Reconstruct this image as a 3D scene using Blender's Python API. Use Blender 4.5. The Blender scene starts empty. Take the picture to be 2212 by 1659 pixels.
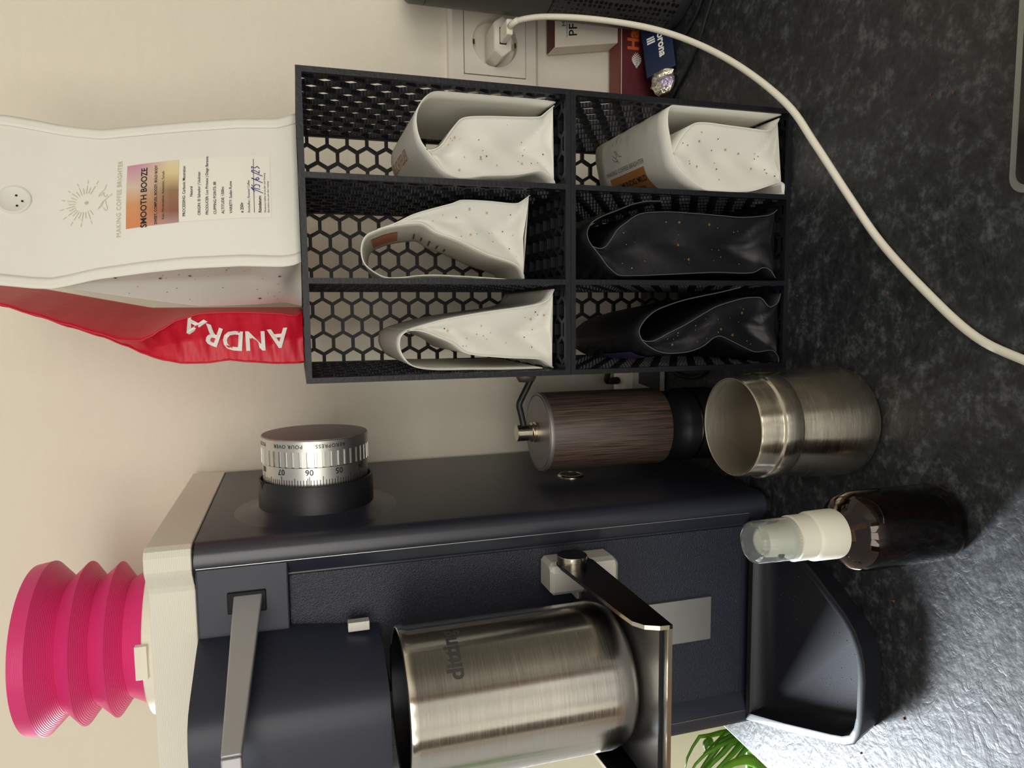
import bpy, math, random
from mathutils import Vector, Matrix

# ------------------------------------------------------------------ camera
scene = bpy.context.scene
cam_data = bpy.data.cameras.new('camera')
cam = bpy.data.objects.new('camera', cam_data)
scene.collection.objects.link(cam)
scene.camera = cam
cam_data.sensor_fit = 'HORIZONTAL'
cam_data.sensor_width = 36.0
cam_data.lens = 36.0 * 1530.6 / 2212.0
cam_data.clip_start = 0.01
cam_data.clip_end = 50.0
# phone held on its side: picture right = world down, picture up = world right
PITCH, ROLL, YAW = 0.2918, 0.0376, -0.1009
def _wall_frame(v):
    c, s = math.cos(YAW), math.sin(YAW)
    return Vector((v[0]*c + v[1]*s, -v[0]*s + v[1]*c, v[2]))
_f = Vector((0, math.cos(PITCH), -math.sin(PITCH)))
_r0 = Vector((1, 0, 0)); _d0 = _f.cross(_r0)
_r = _r0*math.cos(ROLL) + _d0*math.sin(ROLL)
_d = -_r0*math.sin(ROLL) + _d0*math.cos(ROLL)
AX, AY, AZ = _wall_frame(_d), _wall_frame(_r), -_wall_frame(_f)
cam.matrix_world = Matrix(((AX.x, AY.x, AZ.x, 0), (AX.y, AY.y, AZ.y, 0), (AX.z, AY.z, AZ.z, 0.32), (0, 0, 0, 1)))

# ------------------------------------------------------------------ world, window light, exposure
world = bpy.data.worlds.new('room_light')
scene.world = world
world.use_nodes = True
_bg = world.node_tree.nodes['Background']
_bg.inputs[0].default_value = (1.0, 0.96, 0.89, 1)
_bg.inputs[1].default_value = 0.44

def area(name, loc, target, sx, sy, power, col):
    ld = bpy.data.lights.new(name, 'AREA')
    ld.shape = 'RECTANGLE'; ld.size = sx; ld.size_y = sy; ld.energy = power; ld.color = col
    o = bpy.data.objects.new(name, ld)
    scene.collection.objects.link(o)
    o.location = loc
    o.rotation_euler = (Vector(target) - Vector(loc)).to_track_quat('-Z', 'Y').to_euler()
    return o
# daylight from the window in the bay beyond the left end of the wall
WIN = area('window_daylight', (-1.25, 1.12, 0.47), (-0.2, 0.32, 0.05), 0.30, 0.36, 95.0, (0.86, 0.93, 1.0))
# soft frontal fill: three area lamps added behind the photographer
for _x in (-0.86, -0.10, 0.66):
    area('front_fill', (_x, -1.95, 0.58), (_x*0.3, 0.5, 0.22), 0.70, 1.35, 12.6, (1.0, 0.965, 0.90))

scene.view_settings.view_transform = 'Standard'
scene.view_settings.look = 'None'
scene.view_settings.exposure = 0.0
scene.view_settings.gamma = 1.0
scene.view_settings.use_curve_mapping = False
scene.cycles.use_denoising = True

# ------------------------------------------------------------------ helpers
def srgb(r, g, b):
    def f(c):
        c /= 255.0
        return c/12.92 if c <= 0.04045 else ((c+0.055)/1.055)**2.4
    return (f(r), f(g), f(b), 1.0)

MATS = {}
def mat(name, col, rough=0.5, metal=0.0, spec=0.5, bump=None, layers=None, vary=None, aniso=None,
        trans=0.0, ior=1.45, coat=0.0, brushed=None, alpha=None):
    m = bpy.data.materials.new(name); m.use_nodes = True
    nt = m.node_tree; p = nt.nodes['Principled BSDF']
    p.inputs['Base Color'].default_value = col
    p.inputs['Roughness'].default_value = rough
    p.inputs['Metallic'].default_value = metal
    p.inputs['Specular IOR Level'].default_value = spec
    p.inputs['IOR'].default_value = ior
    p.inputs['Transmission Weight'].default_value = trans
    p.inputs['Coat Weight'].default_value = coat
    if alpha is not None: p.inputs['Alpha'].default_value = alpha
    tc = nt.nodes.new('ShaderNodeTexCoord')
    last = None
    def addbump(height, strength, dist):
        nonlocal last
        b = nt.nodes.new('ShaderNodeBump')
        b.inputs['Strength'].default_value = strength
        b.inputs['Distance'].default_value = dist
        nt.links.new(height, b.inputs['Height'])
        if last: nt.links.new(last, b.inputs['Normal'])
        last = b.outputs['Normal']
    if bump:                                   # (noise scale, strength, distance)
        n = nt.nodes.new('ShaderNodeTexNoise'); n.inputs['Scale'].default_value = bump[0]; n.inputs['Detail'].default_value = 3
        nt.links.new(tc.outputs['Object'], n.inputs['Vector'])
        addbump(n.outputs['Fac'], bump[1], bump[2])
    if layers:                                 # printed layer lines: (axis, period, strength)
        w = nt.nodes.new('ShaderNodeTexWave'); w.bands_direction = layers[0]
        w.inputs['Scale'].default_value = 0.314/layers[1]; w.inputs['Distortion'].default_value = 0.6
        w.inputs['Detail'].default_value = 1.0; w.inputs['Detail Scale'].default_value = 0.3
        nt.links.new(tc.outputs['Object'], w.inputs['Vector'])
        addbump(w.outputs['Fac'], layers[2], layers[1]*0.35)
    if vary:                                   # (second colour, noise scale, lo, hi)
        n = nt.nodes.new('ShaderNodeTexNoise'); n.inputs['Scale'].default_value = vary[1]; n.inputs['Detail'].default_value = 4
        nt.links.new(tc.outputs['Object'], n.inputs['Vector'])
        r = nt.nodes.new('ShaderNodeValToRGB')
        r.color_ramp.elements[0].position = vary[2]; r.color_ramp.elements[1].position = vary[3]
        r.color_ramp.elements[0].color = col; r.color_ramp.elements[1].color = vary[0]
        nt.links.new(n.outputs['Fac'], r.inputs['Fac'])
        nt.links.new(r.outputs['Color'], p.inputs['Base Color'])
    if brushed:                                # (mapping scale xyz, rough lo, rough hi, bump)
        mp = nt.nodes.new('ShaderNodeMapping'); mp.inputs['Scale'].default_value = brushed[0]
        nt.links.new(tc.outputs['Object'], mp.inputs['Vector'])
        n = nt.nodes.new('ShaderNodeTexNoise'); n.inputs['Scale'].default_value = 1.0; n.inputs['Detail'].default_value = 5
        nt.links.new(mp.outputs['Vector'], n.inputs['Vector'])
        mr = nt.nodes.new('ShaderNodeMapRange')
        mr.inputs['From Min'].default_value = 0.3; mr.inputs['From Max'].default_value = 0.7
        mr.inputs['To Min'].default_value = brushed[1]; mr.inputs['To Max'].default_value = brushed[2]
        nt.links.new(n.outputs['Fac'], mr.inputs['Value'])
        nt.links.new(mr.outputs['Result'], p.inputs['Roughness'])
        addbump(n.outputs['Fac'], brushed[3], 0.0004)
    if aniso:
        p.inputs['Anisotropic'].default_value = aniso; p.inputs['Anisotropic Rotation'].default_value = 0.25
        t = nt.nodes.new('ShaderNodeTangent'); t.direction_type = 'RADIAL'; t.axis = 'Z'
        nt.links.new(t.outputs['Tangent'], p.inputs['Tangent'])
    if last: nt.links.new(last, p.inputs['Normal'])
    MATS[name] = m
    return m

def root_loc(o):
    v = Vector((0, 0, 0))
    while o is not None:
        v += o.location; o = o.parent
    return v

def tag(o, label, cat, group=None, kind=None):
    if label: o['label'] = label
    if cat: o['category'] = cat
    if group: o['group'] = group
    if kind: o['kind'] = kind
    return o

def thing(name, loc, label, cat, group=None):
    o = bpy.data.objects.new(name, None)
    o.empty_display_size = 0.01
    scene.collection.objects.link(o)
    o.location = loc
    return tag(o, label, cat, group)

class MB:
    """collects faces in world coordinates"""
    def __init__(s): s.v = []; s.f = []
    def add(s, vs, fs):
        n = len(s.v); s.v += [tuple(p) for p in vs]; s.f += [tuple(i+n for i in f) for f in fs]; return s
    def box(s, a, b):
        x0, y0, z0 = a; x1, y1, z1 = b
        return s.add([(x0,y0,z0),(x1,y0,z0),(x1,y1,z0),(x0,y1,z0),(x0,y0,z1),(x1,y0,z1),(x1,y1,z1),(x0,y1,z1)],
              [(0,3,2,1),(4,5,6,7),(0,1,5,4),(1,2,6,5),(2,3,7,6),(3,0,4,7)])
    def loft(s, rings, cap0=True, cap1=True, closed=True):
        n = len(rings[0]); vs = [p for r in rings for p in r]; fs = []
        for i in range(len(rings)-1):
            for j in range(n if closed else n-1):
                k = (j+1) % n
                fs.append((i*n+j, i*n+k, (i+1)*n+k, (i+1)*n+j))
        if cap0: fs.append(tuple(range(n-1, -1, -1)))
        if cap1: fs.append(tuple((len(rings)-1)*n+j for j in range(n)))
        return s.add(vs, fs)
    def prism(s, poly, z0, z1, cap=True):      # plan polygon (ccw) extruded up
        return s.loft([[(x,y,z0) for x,y in poly], [(x,y,z1) for x,y in poly]], cap, cap)
    def lathe(s, c, prof, n=48, axis='Z', cap0=True, cap1=True, a0=0.0):
        rings = []
        for r, h in prof:
            ring = []
            for i in range(n):
                a = a0 + 2*math.pi*i/n
                if axis == 'Z': ring.append((c[0]+r*math.cos(a), c[1]+r*math.sin(a), c[2]+h))
                elif axis == 'X': ring.append((c[0]+h, c[1]+r*math.cos(a), c[2]+r*math.sin(a)))
                else: ring.append((c[0]+r*math.cos(a), c[1]+h, c[2]+r*math.sin(a)))
            rings.append(ring)
        return s.loft(rings, cap0, cap1)
    def tube(s, pts, r, n=10):
        pts = [Vector(p) for p in pts]
        rr = r if isinstance(r, (list, tuple)) else [r]*len(pts)
        t0 = (pts[1]-pts[0]).normalized()
        ref = Vector((0,0,1)) if abs(t0.z) < 0.9 else Vector((1,0,0))
        u = t0.cross(ref).normalized(); rings = []
        for i, p in enumerate(pts):
            t = (pts[min(i+1,len(pts)-1)] - pts[max(i-1,0)]).normalized()
            u = (u - t*u.dot(t)).normalized(); w = t.cross(u)
            rings.append([p + (u*math.cos(2*math.pi*k/n) + w*math.sin(2*math.pi*k/n))*rr[i] for k in range(n)])
        return s.loft(rings)
    def grid(s, fn, nu, nv):                   # open sheet
        vs = [fn(i/(nu-1), j/(nv-1)) for i in range(nu) for j in range(nv)]
        fs = [(i*nv+j, (i+1)*nv+j, (i+1)*nv+j+1, i*nv+j+1) for i in range(nu-1) for j in range(nv-1)]
        return s.add(vs, fs)
    def build(s, name, m, parent=None, smooth=False, bevel=0, solid=0, fix=True, auto=None, seg=3, kind=None):
        base = root_loc(parent) if parent else Vector((0,0,0))
        me = bpy.data.meshes.new(name)
        me.from_pydata([(x-base.x, y-base.y, z-base.z) for x,y,z in s.v], [], s.f)
        me.validate()
        if fix:
            import bmesh
            bm = bmesh.new(); bm.from_mesh(me)
            bmesh.ops.recalc_face_normals(bm, faces=bm.faces)
            bm.to_mesh(me); bm.free()
        me.materials.append(MATS[m] if isinstance(m, str) else m)
        o = bpy.data.objects.new(name, me); scene.collection.objects.link(o)
        if parent: o.parent = parent
        if kind: o['kind'] = kind
        if smooth:
            for p in me.polygons: p.use_smooth = True
            if auto:
                try: me.set_sharp_from_angle(angle=math.radians(auto))
                except Exception: pass
        if solid:
            md = o.modifiers.new('thickness', 'SOLIDIFY'); md.thickness = solid; md.offset = 0
        if bevel:
            md = o.modifiers.new('bevel', 'BEVEL'); md.width = bevel; md.segments = seg; md.limit_method = 'ANGLE'
            md.angle_limit = math.radians(40)
        return o

def catmull(pts, n):
    """resample a polyline smoothly to n points, equal arc length"""
    P = [Vector(p) for p in pts]; out = []
    for i in range(len(P)-1):
        p0 = P[max(i-1,0)]; p1 = P[i]; p2 = P[i+1]; p3 = P[min(i+2,len(P)-1)]
        for k in range(12):
            t = k/12
            out.append(0.5*((2*p1)+(p2-p0)*t+(2*p0-5*p1+4*p2-p3)*t*t+(3*p1-p0-3*p2+p3)*t**3))
    out.append(P[-1])
    d = [0.0]
    for a, b in zip(out, out[1:]): d.append(d[-1]+(b-a).length)
    res = []; j = 0
    for k in range(n):
        s = d[-1]*k/(n-1)
        while j < len(d)-2 and d[j+1] < s: j += 1
        q = (s-d[j])/max(1e-9, d[j+1]-d[j])
        res.append(out[j].lerp(out[j+1], min(1,max(0,q))))
    return res

def text_mesh(body, size, align='CENTER', bold=0.0, spacing=1.0):
    c = bpy.data.curves.new('t', 'FONT'); c.body = body; c.size = size; c.align_x = align; c.align_y = 'CENTER'
    c.resolution_u = 3; c.offset = bold; c.space_character = spacing
    o = bpy.data.objects.new('t', c); scene.collection.objects.link(o)
    dg = bpy.context.evaluated_depsgraph_get(); dg.update()
    me = o.evaluated_get(dg).to_mesh()
    vs = [(v.co.x, v.co.y) for v in me.vertices]; fs = [tuple(p.vertices) for p in me.polygons]
    o.evaluated_get(dg).to_mesh_clear()
    bpy.data.objects.remove(o); bpy.data.curves.remove(c)
    return vs, fs

def lettering(mb, body, size, fn, align='CENTER', bold=0.0, at=(0,0), rot=0, spacing=1.0):
    vs, fs = text_mesh(body, size, align, bold, spacing)
    c, s = math.cos(rot), math.sin(rot)
    mb.add([fn(at[0]+x*c-y*s, at[1]+x*s+y*c) for x, y in vs], fs)

def copy_tree(o, parent=None):
    c = o.copy(); scene.collection.objects.link(c); c.parent = parent
    for ch in list(o.children): copy_tree(ch, c)
    return c

random.seed(4)
# ------------------------------------------------------------------ materials
mat('wall', srgb(229,222,205), 0.9, spec=0.2, bump=(90, 0.35, 0.0025))
mat('white_plastic', srgb(232,228,214), 0.35)
mat('socket_plastic', srgb(226,218,204), 0.4)
mat('socket_shadow_line', srgb(120,112,100), 0.6)
mat('powder_coat', srgb(42,45,56), 0.32, spec=0.8, bump=(1500, 0.10, 0.0004))
mat('powder_coat_smooth', srgb(44,48,62), 0.42, bump=(1500, 0.10, 0.0004))
mat('powder_coat_grainy', srgb(36,40,52), 0.30, bump=(1300, 0.6, 0.0008))
mat('black_plastic', srgb(24,25,29), 0.45)
mat('dark_gap', srgb(8,8,10), 0.7)
mat('printed_black', srgb(19,20,27), 0.40, spec=0.38, layers=('Y', 0.0011, 0.5), bump=(500, 0.25, 0.0006))
mat('printed_cream', srgb(231,227,212), 0.55, layers=('Z', 0.0008, 0.35))
mat('printed_pink', srgb(220,54,120), 0.38, layers=('Z', 0.0007, 0.38))
mat('aluminium', srgb(205,204,200), 0.38, metal=1.0)
mat('aluminium_light', srgb(214,210,202), 0.55, metal=0.35)
mat('lever_grey', srgb(170,170,172), 0.45, metal=0.45)
mat('dial_cap', srgb(150,146,144), 0.5, metal=0.75, bump=(2500, 0.08, 0.0003))
mat('steel', srgb(222,218,210), 0.28, metal=1.0, aniso=0.75, brushed=((60,60,2600), 0.15, 0.24, 0.0))
mat('steel_worn', srgb(214,206,188), 0.3, metal=1.0, aniso=0.7, brushed=((80,80,2400), 0.18, 0.28, 0.0))
mat('steel_inside', srgb(208,202,188), 0.4, metal=0.92, brushed=((80,80,2400), 0.34, 0.48, 0.0))
mat('steel_plate', srgb(150,150,150), 0.34, metal=1.0)
mat('steel_edge', srgb(225,215,195), 0.2, metal=1.0)
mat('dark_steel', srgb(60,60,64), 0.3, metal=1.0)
mat('print_black', srgb(22,22,24), 0.6)
mat('print_grey', srgb(92,92,92), 0.55)
mat('etched_dark', srgb(62,62,62), 0.6)
mat('powder_coat_shaded', srgb(27,29,35), 0.40, bump=(1500, 0.10, 0.0004))  # the tray's shadow is put into this darker coat colour
mat('print_pale_gold', srgb(198,190,162), 0.5)
mat('print_gold', srgb(196,150,80), 0.3, metal=0.6)
mat('print_blue', srgb(40,44,140), 0.5)
mat('print_white', srgb(236,234,228), 0.5)
mat('print_orange', srgb(206,92,44), 0.5)
mat('paper_white', srgb(236,233,222), 0.6)
mat('bag_white', srgb(232,230,220), 0.52, bump=(55, 0.18, 0.004))
mat('bag_white_inside', srgb(224,222,213), 0.5)
mat('bag_black', srgb(25,25,29), 0.42, spec=0.4, bump=(55, 0.18, 0.004))
mat('bag_edge_grey', srgb(96,96,100), 0.4)
mat('bag_red', srgb(206,22,48), 0.42, bump=(60, 0.22, 0.004))
mat('label_brown', srgb(188,128,74), 0.55)
mat('label_orange', srgb(200,120,84), 0.55)
mat('label_violet', srgb(84,66,112), 0.5)
mat('label_grey', srgb(176,172,168), 0.5)
mat('amber_glass', srgb(135,88,38), 0.03, trans=1.0, ior=1.5)
mat('amber_liquid', srgb(96,68,38), 0.02, trans=1.0, ior=1.34)
mat('clear_cap', srgb(236,240,238), 0.06, trans=0.93, ior=1.3)
mat('milky_plastic', srgb(232,230,214), 0.4, trans=0.1)
mat('cable_white', srgb(236,231,214), 0.4)
mat('cable_black', srgb(26,27,30), 0.5)
mat('speaker_shell', srgb(66,64,62), 0.5)
mat('speaker_ring', srgb(44,44,46), 0.4)
mat('maroon_card', srgb(92,30,38), 0.5)
mat('maroon_light', srgb(126,62,58), 0.5)
mat('cream_card', srgb(226,216,200), 0.55)
mat('navy_card', srgb(20,34,66), 0.4)
mat('foil', srgb(214,208,186), 0.3, metal=0.8, bump=(160, 0.8, 0.003))
mat('foil_violet', srgb(172,158,182), 0.35, metal=0.6, bump=(160, 0.8, 0.003))
mat('hob_glass', srgb(20,21,23), 0.12)
mat('hob_frame', srgb(150,156,150), 0.4, metal=0.7)
mat('leaf', srgb(96,150,34), 0.45, spec=0.4, vary=(srgb(60,104,20), 30, 0.35, 0.65))
mat('leaf_stem', srgb(120,150,50), 0.5)
mat('pot_clay', srgb(150,96,70), 0.7)
mat('soil', srgb(48,34,24), 0.9)
mat('floor', srgb(140,116,92), 0.6, vary=(srgb(118,94,72), 8, 0.4, 0.6))
mat('reflected_brown', srgb(150,112,80), 0.5)
mat('reflected_dark', srgb(70,58,50), 0.5)
mat('crumb', srgb(120,62,36), 0.7)

def slate_material():
    m = bpy.data.materials.new('slate'); m.use_nodes = True; nt = m.node_tree; p = nt.nodes['Principled BSDF']
    tc = nt.nodes.new('ShaderNodeTexCoord')
    n1 = nt.nodes.new('ShaderNodeTexNoise'); n1.inputs['Scale'].default_value = 115; n1.inputs['Detail'].default_value = 9; n1.inputs['Roughness'].default_value = 0.72
    n2 = nt.nodes.new('ShaderNodeTexNoise'); n2.inputs['Scale'].default_value = 260; n2.inputs['Detail'].default_value = 4
    mp = nt.nodes.new('ShaderNodeMapping'); mp.inputs['Scale'].default_value = (38, 60, 40); mp.inputs['Rotation'].default_value = (0,0,0.5)
    n3 = nt.nodes.new('ShaderNodeTexNoise'); n3.inputs['Scale'].default_value = 1.0; n3.inputs['Detail'].default_value = 6; n3.inputs['Distortion'].default_value = 1.2
    for n in (n1, n2): nt.links.new(tc.outputs['Object'], n.inputs['Vector'])
    nt.links.new(tc.outputs['Object'], mp.inputs['Vector']); nt.links.new(mp.outputs['Vector'], n3.inputs['Vector'])
    r = nt.nodes.new('ShaderNodeValToRGB')
    e = r.color_ramp.elements
    e[0].position = 0.36; e[0].color = srgb(22,25,27); e[1].position = 0.70; e[1].color = srgb(88,91,93)
    x = e.new(0.52); x.color = srgb(40,43,45)
    nt.links.new(n1.outputs['Fac'], r.inputs['Fac'])
    mx = nt.nodes.new('ShaderNodeMix'); mx.data_type = 'RGBA'; mx.blend_type = 'OVERLAY'
    mx.inputs['Factor'].default_value = 0.55
    nt.links.new(r.outputs['Color'], mx.inputs['A']); nt.links.new(n2.outputs['Fac'], mx.inputs['B'])
    nt.links.new(mx.outputs['Result'], p.inputs['Base Color'])
    p.inputs['Roughness'].default_value = 0.46
    # cleft ridges
    sub = nt.nodes.new('ShaderNodeMath'); sub.operation = 'SUBTRACT'; sub.inputs[1].default_value = 0.5
    ab = nt.nodes.new('ShaderNodeMath'); ab.operation = 'ABSOLUTE'
    pw = nt.nodes.new('ShaderNodeMath'); pw.operation = 'POWER'; pw.inputs[1].default_value = 0.45
    nt.links.new(n3.outputs['Fac'], sub.inputs[0]); nt.links.new(sub.outputs[0], ab.inputs[0]); nt.links.new(ab.outputs[0], pw.inputs[0])
    b1 = nt.nodes.new('ShaderNodeBump'); b1.inputs['Strength'].default_value = 0.28; b1.inputs['Distance'].default_value = 0.0012
    b2 = nt.nodes.new('ShaderNodeBump'); b2.inputs['Strength'].default_value = 0.35; b2.inputs['Distance'].default_value = 0.0009
    nt.links.new(pw.outputs[0], b1.inputs['Height'])
    nt.links.new(n2.outputs['Fac'], b2.inputs['Height']); nt.links.new(b1.outputs['Normal'], b2.inputs['Normal'])
    nt.links.new(b2.outputs['Normal'], p.inputs['Normal'])
    MATS['slate'] = m
slate_material()

def wood_material():
    m = bpy.data.materials.new('wenge'); m.use_nodes = True; nt = m.node_tree; p = nt.nodes['Principled BSDF']
    tc = nt.nodes.new('ShaderNodeTexCoord'); mp = nt.nodes.new('ShaderNodeMapping'); mp.inputs['Scale'].default_value = (2200, 2200, 34)
    n = nt.nodes.new('ShaderNodeTexNoise'); n.inputs['Scale'].default_value = 1; n.inputs['Detail'].default_value = 4
    nt.links.new(tc.outputs['Object'], mp.inputs['Vector']); nt.links.new(mp.outputs['Vector'], n.inputs['Vector'])
    r = nt.nodes.new('ShaderNodeValToRGB'); e = r.color_ramp.elements
    e[0].position = 0.36; e[0].color = srgb(38,30,27); e[1].position = 0.68; e[1].color = srgb(104,84,74)
    nt.links.new(n.outputs['Fac'], r.inputs['Fac']); nt.links.new(r.outputs['Color'], p.inputs['Base Color'])
    p.inputs['Roughness'].default_value = 0.45
    MATS['wenge'] = m
wood_material()

def gradient_label():
    m = bpy.data.materials.new('label_gradient'); m.use_nodes = True; nt = m.node_tree; p = nt.nodes['Principled BSDF']
    tc = nt.nodes.new('ShaderNodeTexCoord'); sp = nt.nodes.new('ShaderNodeSeparateXYZ')
    nt.links.new(tc.outputs['Generated'], sp.inputs['Vector'])
    def ramp(stops):
        r = nt.nodes.new('ShaderNodeValToRGB'); e = r.color_ramp.elements
        e[0].position, e[0].color = stops[0][0], srgb(*stops[0][1]); e[1].position, e[1].color = stops[-1][0], srgb(*stops[-1][1])
        for q, c in stops[1:-1]:
            x = e.new(q); x.color = srgb(*c)
        nt.links.new(sp.outputs['X'], r.inputs['Fac']); return r
    top = ramp([(0,(214,134,84)),(0.35,(208,150,104)),(0.6,(214,190,170)),(1,(196,124,168))])
    bot = ramp([(0,(190,160,160)),(0.25,(140,88,72)),(0.55,(150,116,84)),(0.8,(222,204,150)),(1,(226,214,176))])
    mx = nt.nodes.new('ShaderNodeMix'); mx.data_type = 'RGBA'
    mr = nt.nodes.new('ShaderNodeMapRange'); mr.inputs['From Min'].default_value = 0.15; mr.inputs['From Max'].default_value = 0.8
    nt.links.new(sp.outputs['Z'], mr.inputs['Value'])
    nt.links.new(mr.outputs['Result'], mx.inputs['Factor'])
    nt.links.new(bot.outputs['Color'], mx.inputs['A']); nt.links.new(top.outputs['Color'], mx.inputs['B'])
    nt.links.new(mx.outputs['Result'], p.inputs['Base Color']); p.inputs['Roughness'].default_value = 0.5
    MATS['label_gradient'] = m
gradient_label()

def perforated_material():
    m = bpy.data.materials.new('speaker_grille'); m.use_nodes = True; nt = m.node_tree; p = nt.nodes['Principled BSDF']
    uv = nt.nodes.new('ShaderNodeTexCoord')
    v = nt.nodes.new('ShaderNodeTexVoronoi'); v.inputs['Scale'].default_value = 230; v.inputs['Randomness'].default_value = 0.25
    nt.links.new(uv.outputs['Object'], v.inputs['Vector'])
    r = nt.nodes.new('ShaderNodeValToRGB'); e = r.color_ramp.elements
    e[0].position = 0.36; e[0].color = srgb(10,10,11); e[1].position = 0.46; e[1].color = srgb(56,56,56)
    nt.links.new(v.outputs['Distance'], r.inputs['Fac']); nt.links.new(r.outputs['Color'], p.inputs['Base Color'])
    b = nt.nodes.new('ShaderNodeBump'); b.inputs['Strength'].default_value = 0.8; b.inputs['Distance'].default_value = 0.001
    nt.links.new(r.outputs['Color'], b.inputs['Height']); nt.links.new(b.outputs['Normal'], p.inputs['Normal'])
    p.inputs['Roughness'].default_value = 0.5
    MATS['speaker_grille'] = m
perforated_material()

# ------------------------------------------------------------------ the room
WALL_Y = 0.627
o = MB().box((-0.53, WALL_Y, -0.92), (1.7, WALL_Y+0.12, 1.5)).build('wall_back', 'wall'); o['kind'] = 'structure'
o = MB().box((-2.6, -2.2, -0.94), (1.9, 2.4, -0.92)).build('floor', 'floor'); o['kind'] = 'structure'

o = MB().box((-2.6, -2.14, -0.92), (1.9, -2.02, 1.6)).build('wall_front', 'wall'); o['kind'] = 'structure'
o = MB().box((1.02, -2.02, -0.92), (1.55, -1.97, 1.10)).build('unseen_door_1', 'reflected_brown'); o['kind'] = 'structure'  # this slab and the next are unseen, added for bands in the cups' reflections
o = MB().box((-2.05, -2.02, -0.92), (-1.30, -1.97, 1.10)).build('unseen_door_2', 'reflected_dark'); o['kind'] = 'structure'
o = MB().box((1.78, -2.02, -0.92), (1.9, WALL_Y, 1.5)).build('wall_right', 'wall'); o['kind'] = 'structure'

CT = thing('kitchen_worktop', (0.3, 0.18, -0.03), 'dark slate-look kitchen worktop under all the coffee gear', 'worktop')
MB().box((-0.334, -0.28, -0.03), (1.6, WALL_Y-0.0005, 0)).build('slab', 'slate', CT, bevel=0.0012)

def star(mb, fn, x, y, r, n=8, inner=0.35):
    a0 = random.uniform(0, 6.28)
    pts = [(x+(r if k%2==0 else r*inner)*math.cos(a0+math.pi*k/n), y+(r if k%2==0 else r*inner)*math.sin(a0+math.pi*k/n)) for k in range(2*n)]
    c = len(pts)
    mb.add([fn(*p) for p in pts]+[fn(x,y)], [(k,(k+1)%c,c) for k in range(c)])

# ------------------------------------------------------------------ electric coffee grinder
XR, XL = -0.1267, -0.2990          # right and left flank
XM = (XR+XL)/2
YF, YBK = 0.4265, 0.6184
ZT = 0.3800
def mirror(x): return 2*XM - x
GR = thing('coffee_grinder', (XM, 0.50, 0), 'tall black electric coffee grinder with printed cream riser on top', 'coffee grinder')
def arc(cx, cy, r, a0, a1, n=6):
    return [(cx+r*math.cos(math.radians(a0+(a1-a0)*i/n)), cy+r*math.sin(math.radians(a0+(a1-a0)*i/n))) for i in range(n+1)]
# plan of the housing: flank, rounded front post, recessed front
right = [(XR, YBK), (XR, 0.4290)] + [(XR-0.0010, 0.4235), (XR-0.0032, 0.4204), (XR-0.0065, 0.4188), (-0.1385, 0.4186), (-0.1402, 0.4192)] + [(-0.1500, YF)]
left = [(mirror(x), y) for x, y in reversed(right)]
plan = right + left
MB().prism(plan, 0.006, ZT).build('housing', 'powder_coat', GR, smooth=True, auto=34)
MB().prism([(x*0.97+XM*0.03, y*0.97+0.52*0.03) for x, y in plan], 0, 0.006).build('base_foot', 'black_plastic', GR)
# bright seam where flank cover meets front
for sx in (1, -1):
    g = MB(); xx = -0.1399 if sx == 1 else mirror(-0.1399)
    g.box((xx-0.00013, 0.4185, 0.02), (xx+0.00013, 0.4196, ZT-0.001)); g.build('seam', 'aluminium', GR)
# recessed front panel (grainy)
MB().box((mirror(-0.1510), YF-0.0012, 0.020), (-0.1510, YF+0.002, 0.3300)).build('front_panel', 'powder_coat_grainy', GR, bevel=0.0006)
# head with the forward chute
def head_plan(x0):
    cv = [(x0, 0.4330, 0), (x0, 0.4198, 0)] + [tuple(p) for p in catmull([(x0, 0.4198, 0), (x0-0.0022, 0.4110, 0), (-0.1905, 0.3920, 0), (-0.1965, 0.3775, 0), (-0.2012, 0.3700, 0), (-0.2090, 0.3660, 0), (-0.2200, 0.3650, 0), (-0.2480, 0.3650, 0), (-0.2600, 0.3662, 0), (-0.2680, 0.3720, 0), (-0.2750, 0.3900, 0), (-0.2830, 0.4198, 0)], 28)][1:] + [(-0.2830, 0.4330, 0)]
    return [(p[0], p[1]) for p in reversed(cv)]
MB().loft([[(x,y,0.2790) for x,y in head_plan(-0.1868)], [(x,y,0.3300) for x,y in head_plan(-0.1808)], [(x,y,ZT-0.0005) for x,y in head_plan(-0.1805)]]).build('head', 'powder_coat_smooth', GR, smooth=True, auto=32)
for sx in (1, -1):
    q = [(-0.1408, 0.4194), (-0.1408, 0.4330), (-0.1825, 0.4330), (-0.1825, 0.4194)]
    if sx < 0: q = [(mirror(x), y) for x, y in q]
    MB().prism(q, 0.3300, ZT-0.0005).build('head_plate', 'powder_coat_smooth', GR, bevel=0.0010)
MB().prism([(-0.198,0.425),(mirror(-0.198),0.425),(mirror(-0.205),0.375),(-0.205,0.375)], 0.2770, 0.2795).build('chute_mouth', 'dark_gap', GR)
MB().box((-0.1850, 0.4120, 0.2850), (-0.1795, 0.4180, 0.2975)).build('spout_tab', 'aluminium_light', GR, bevel=0.0004)
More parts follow.
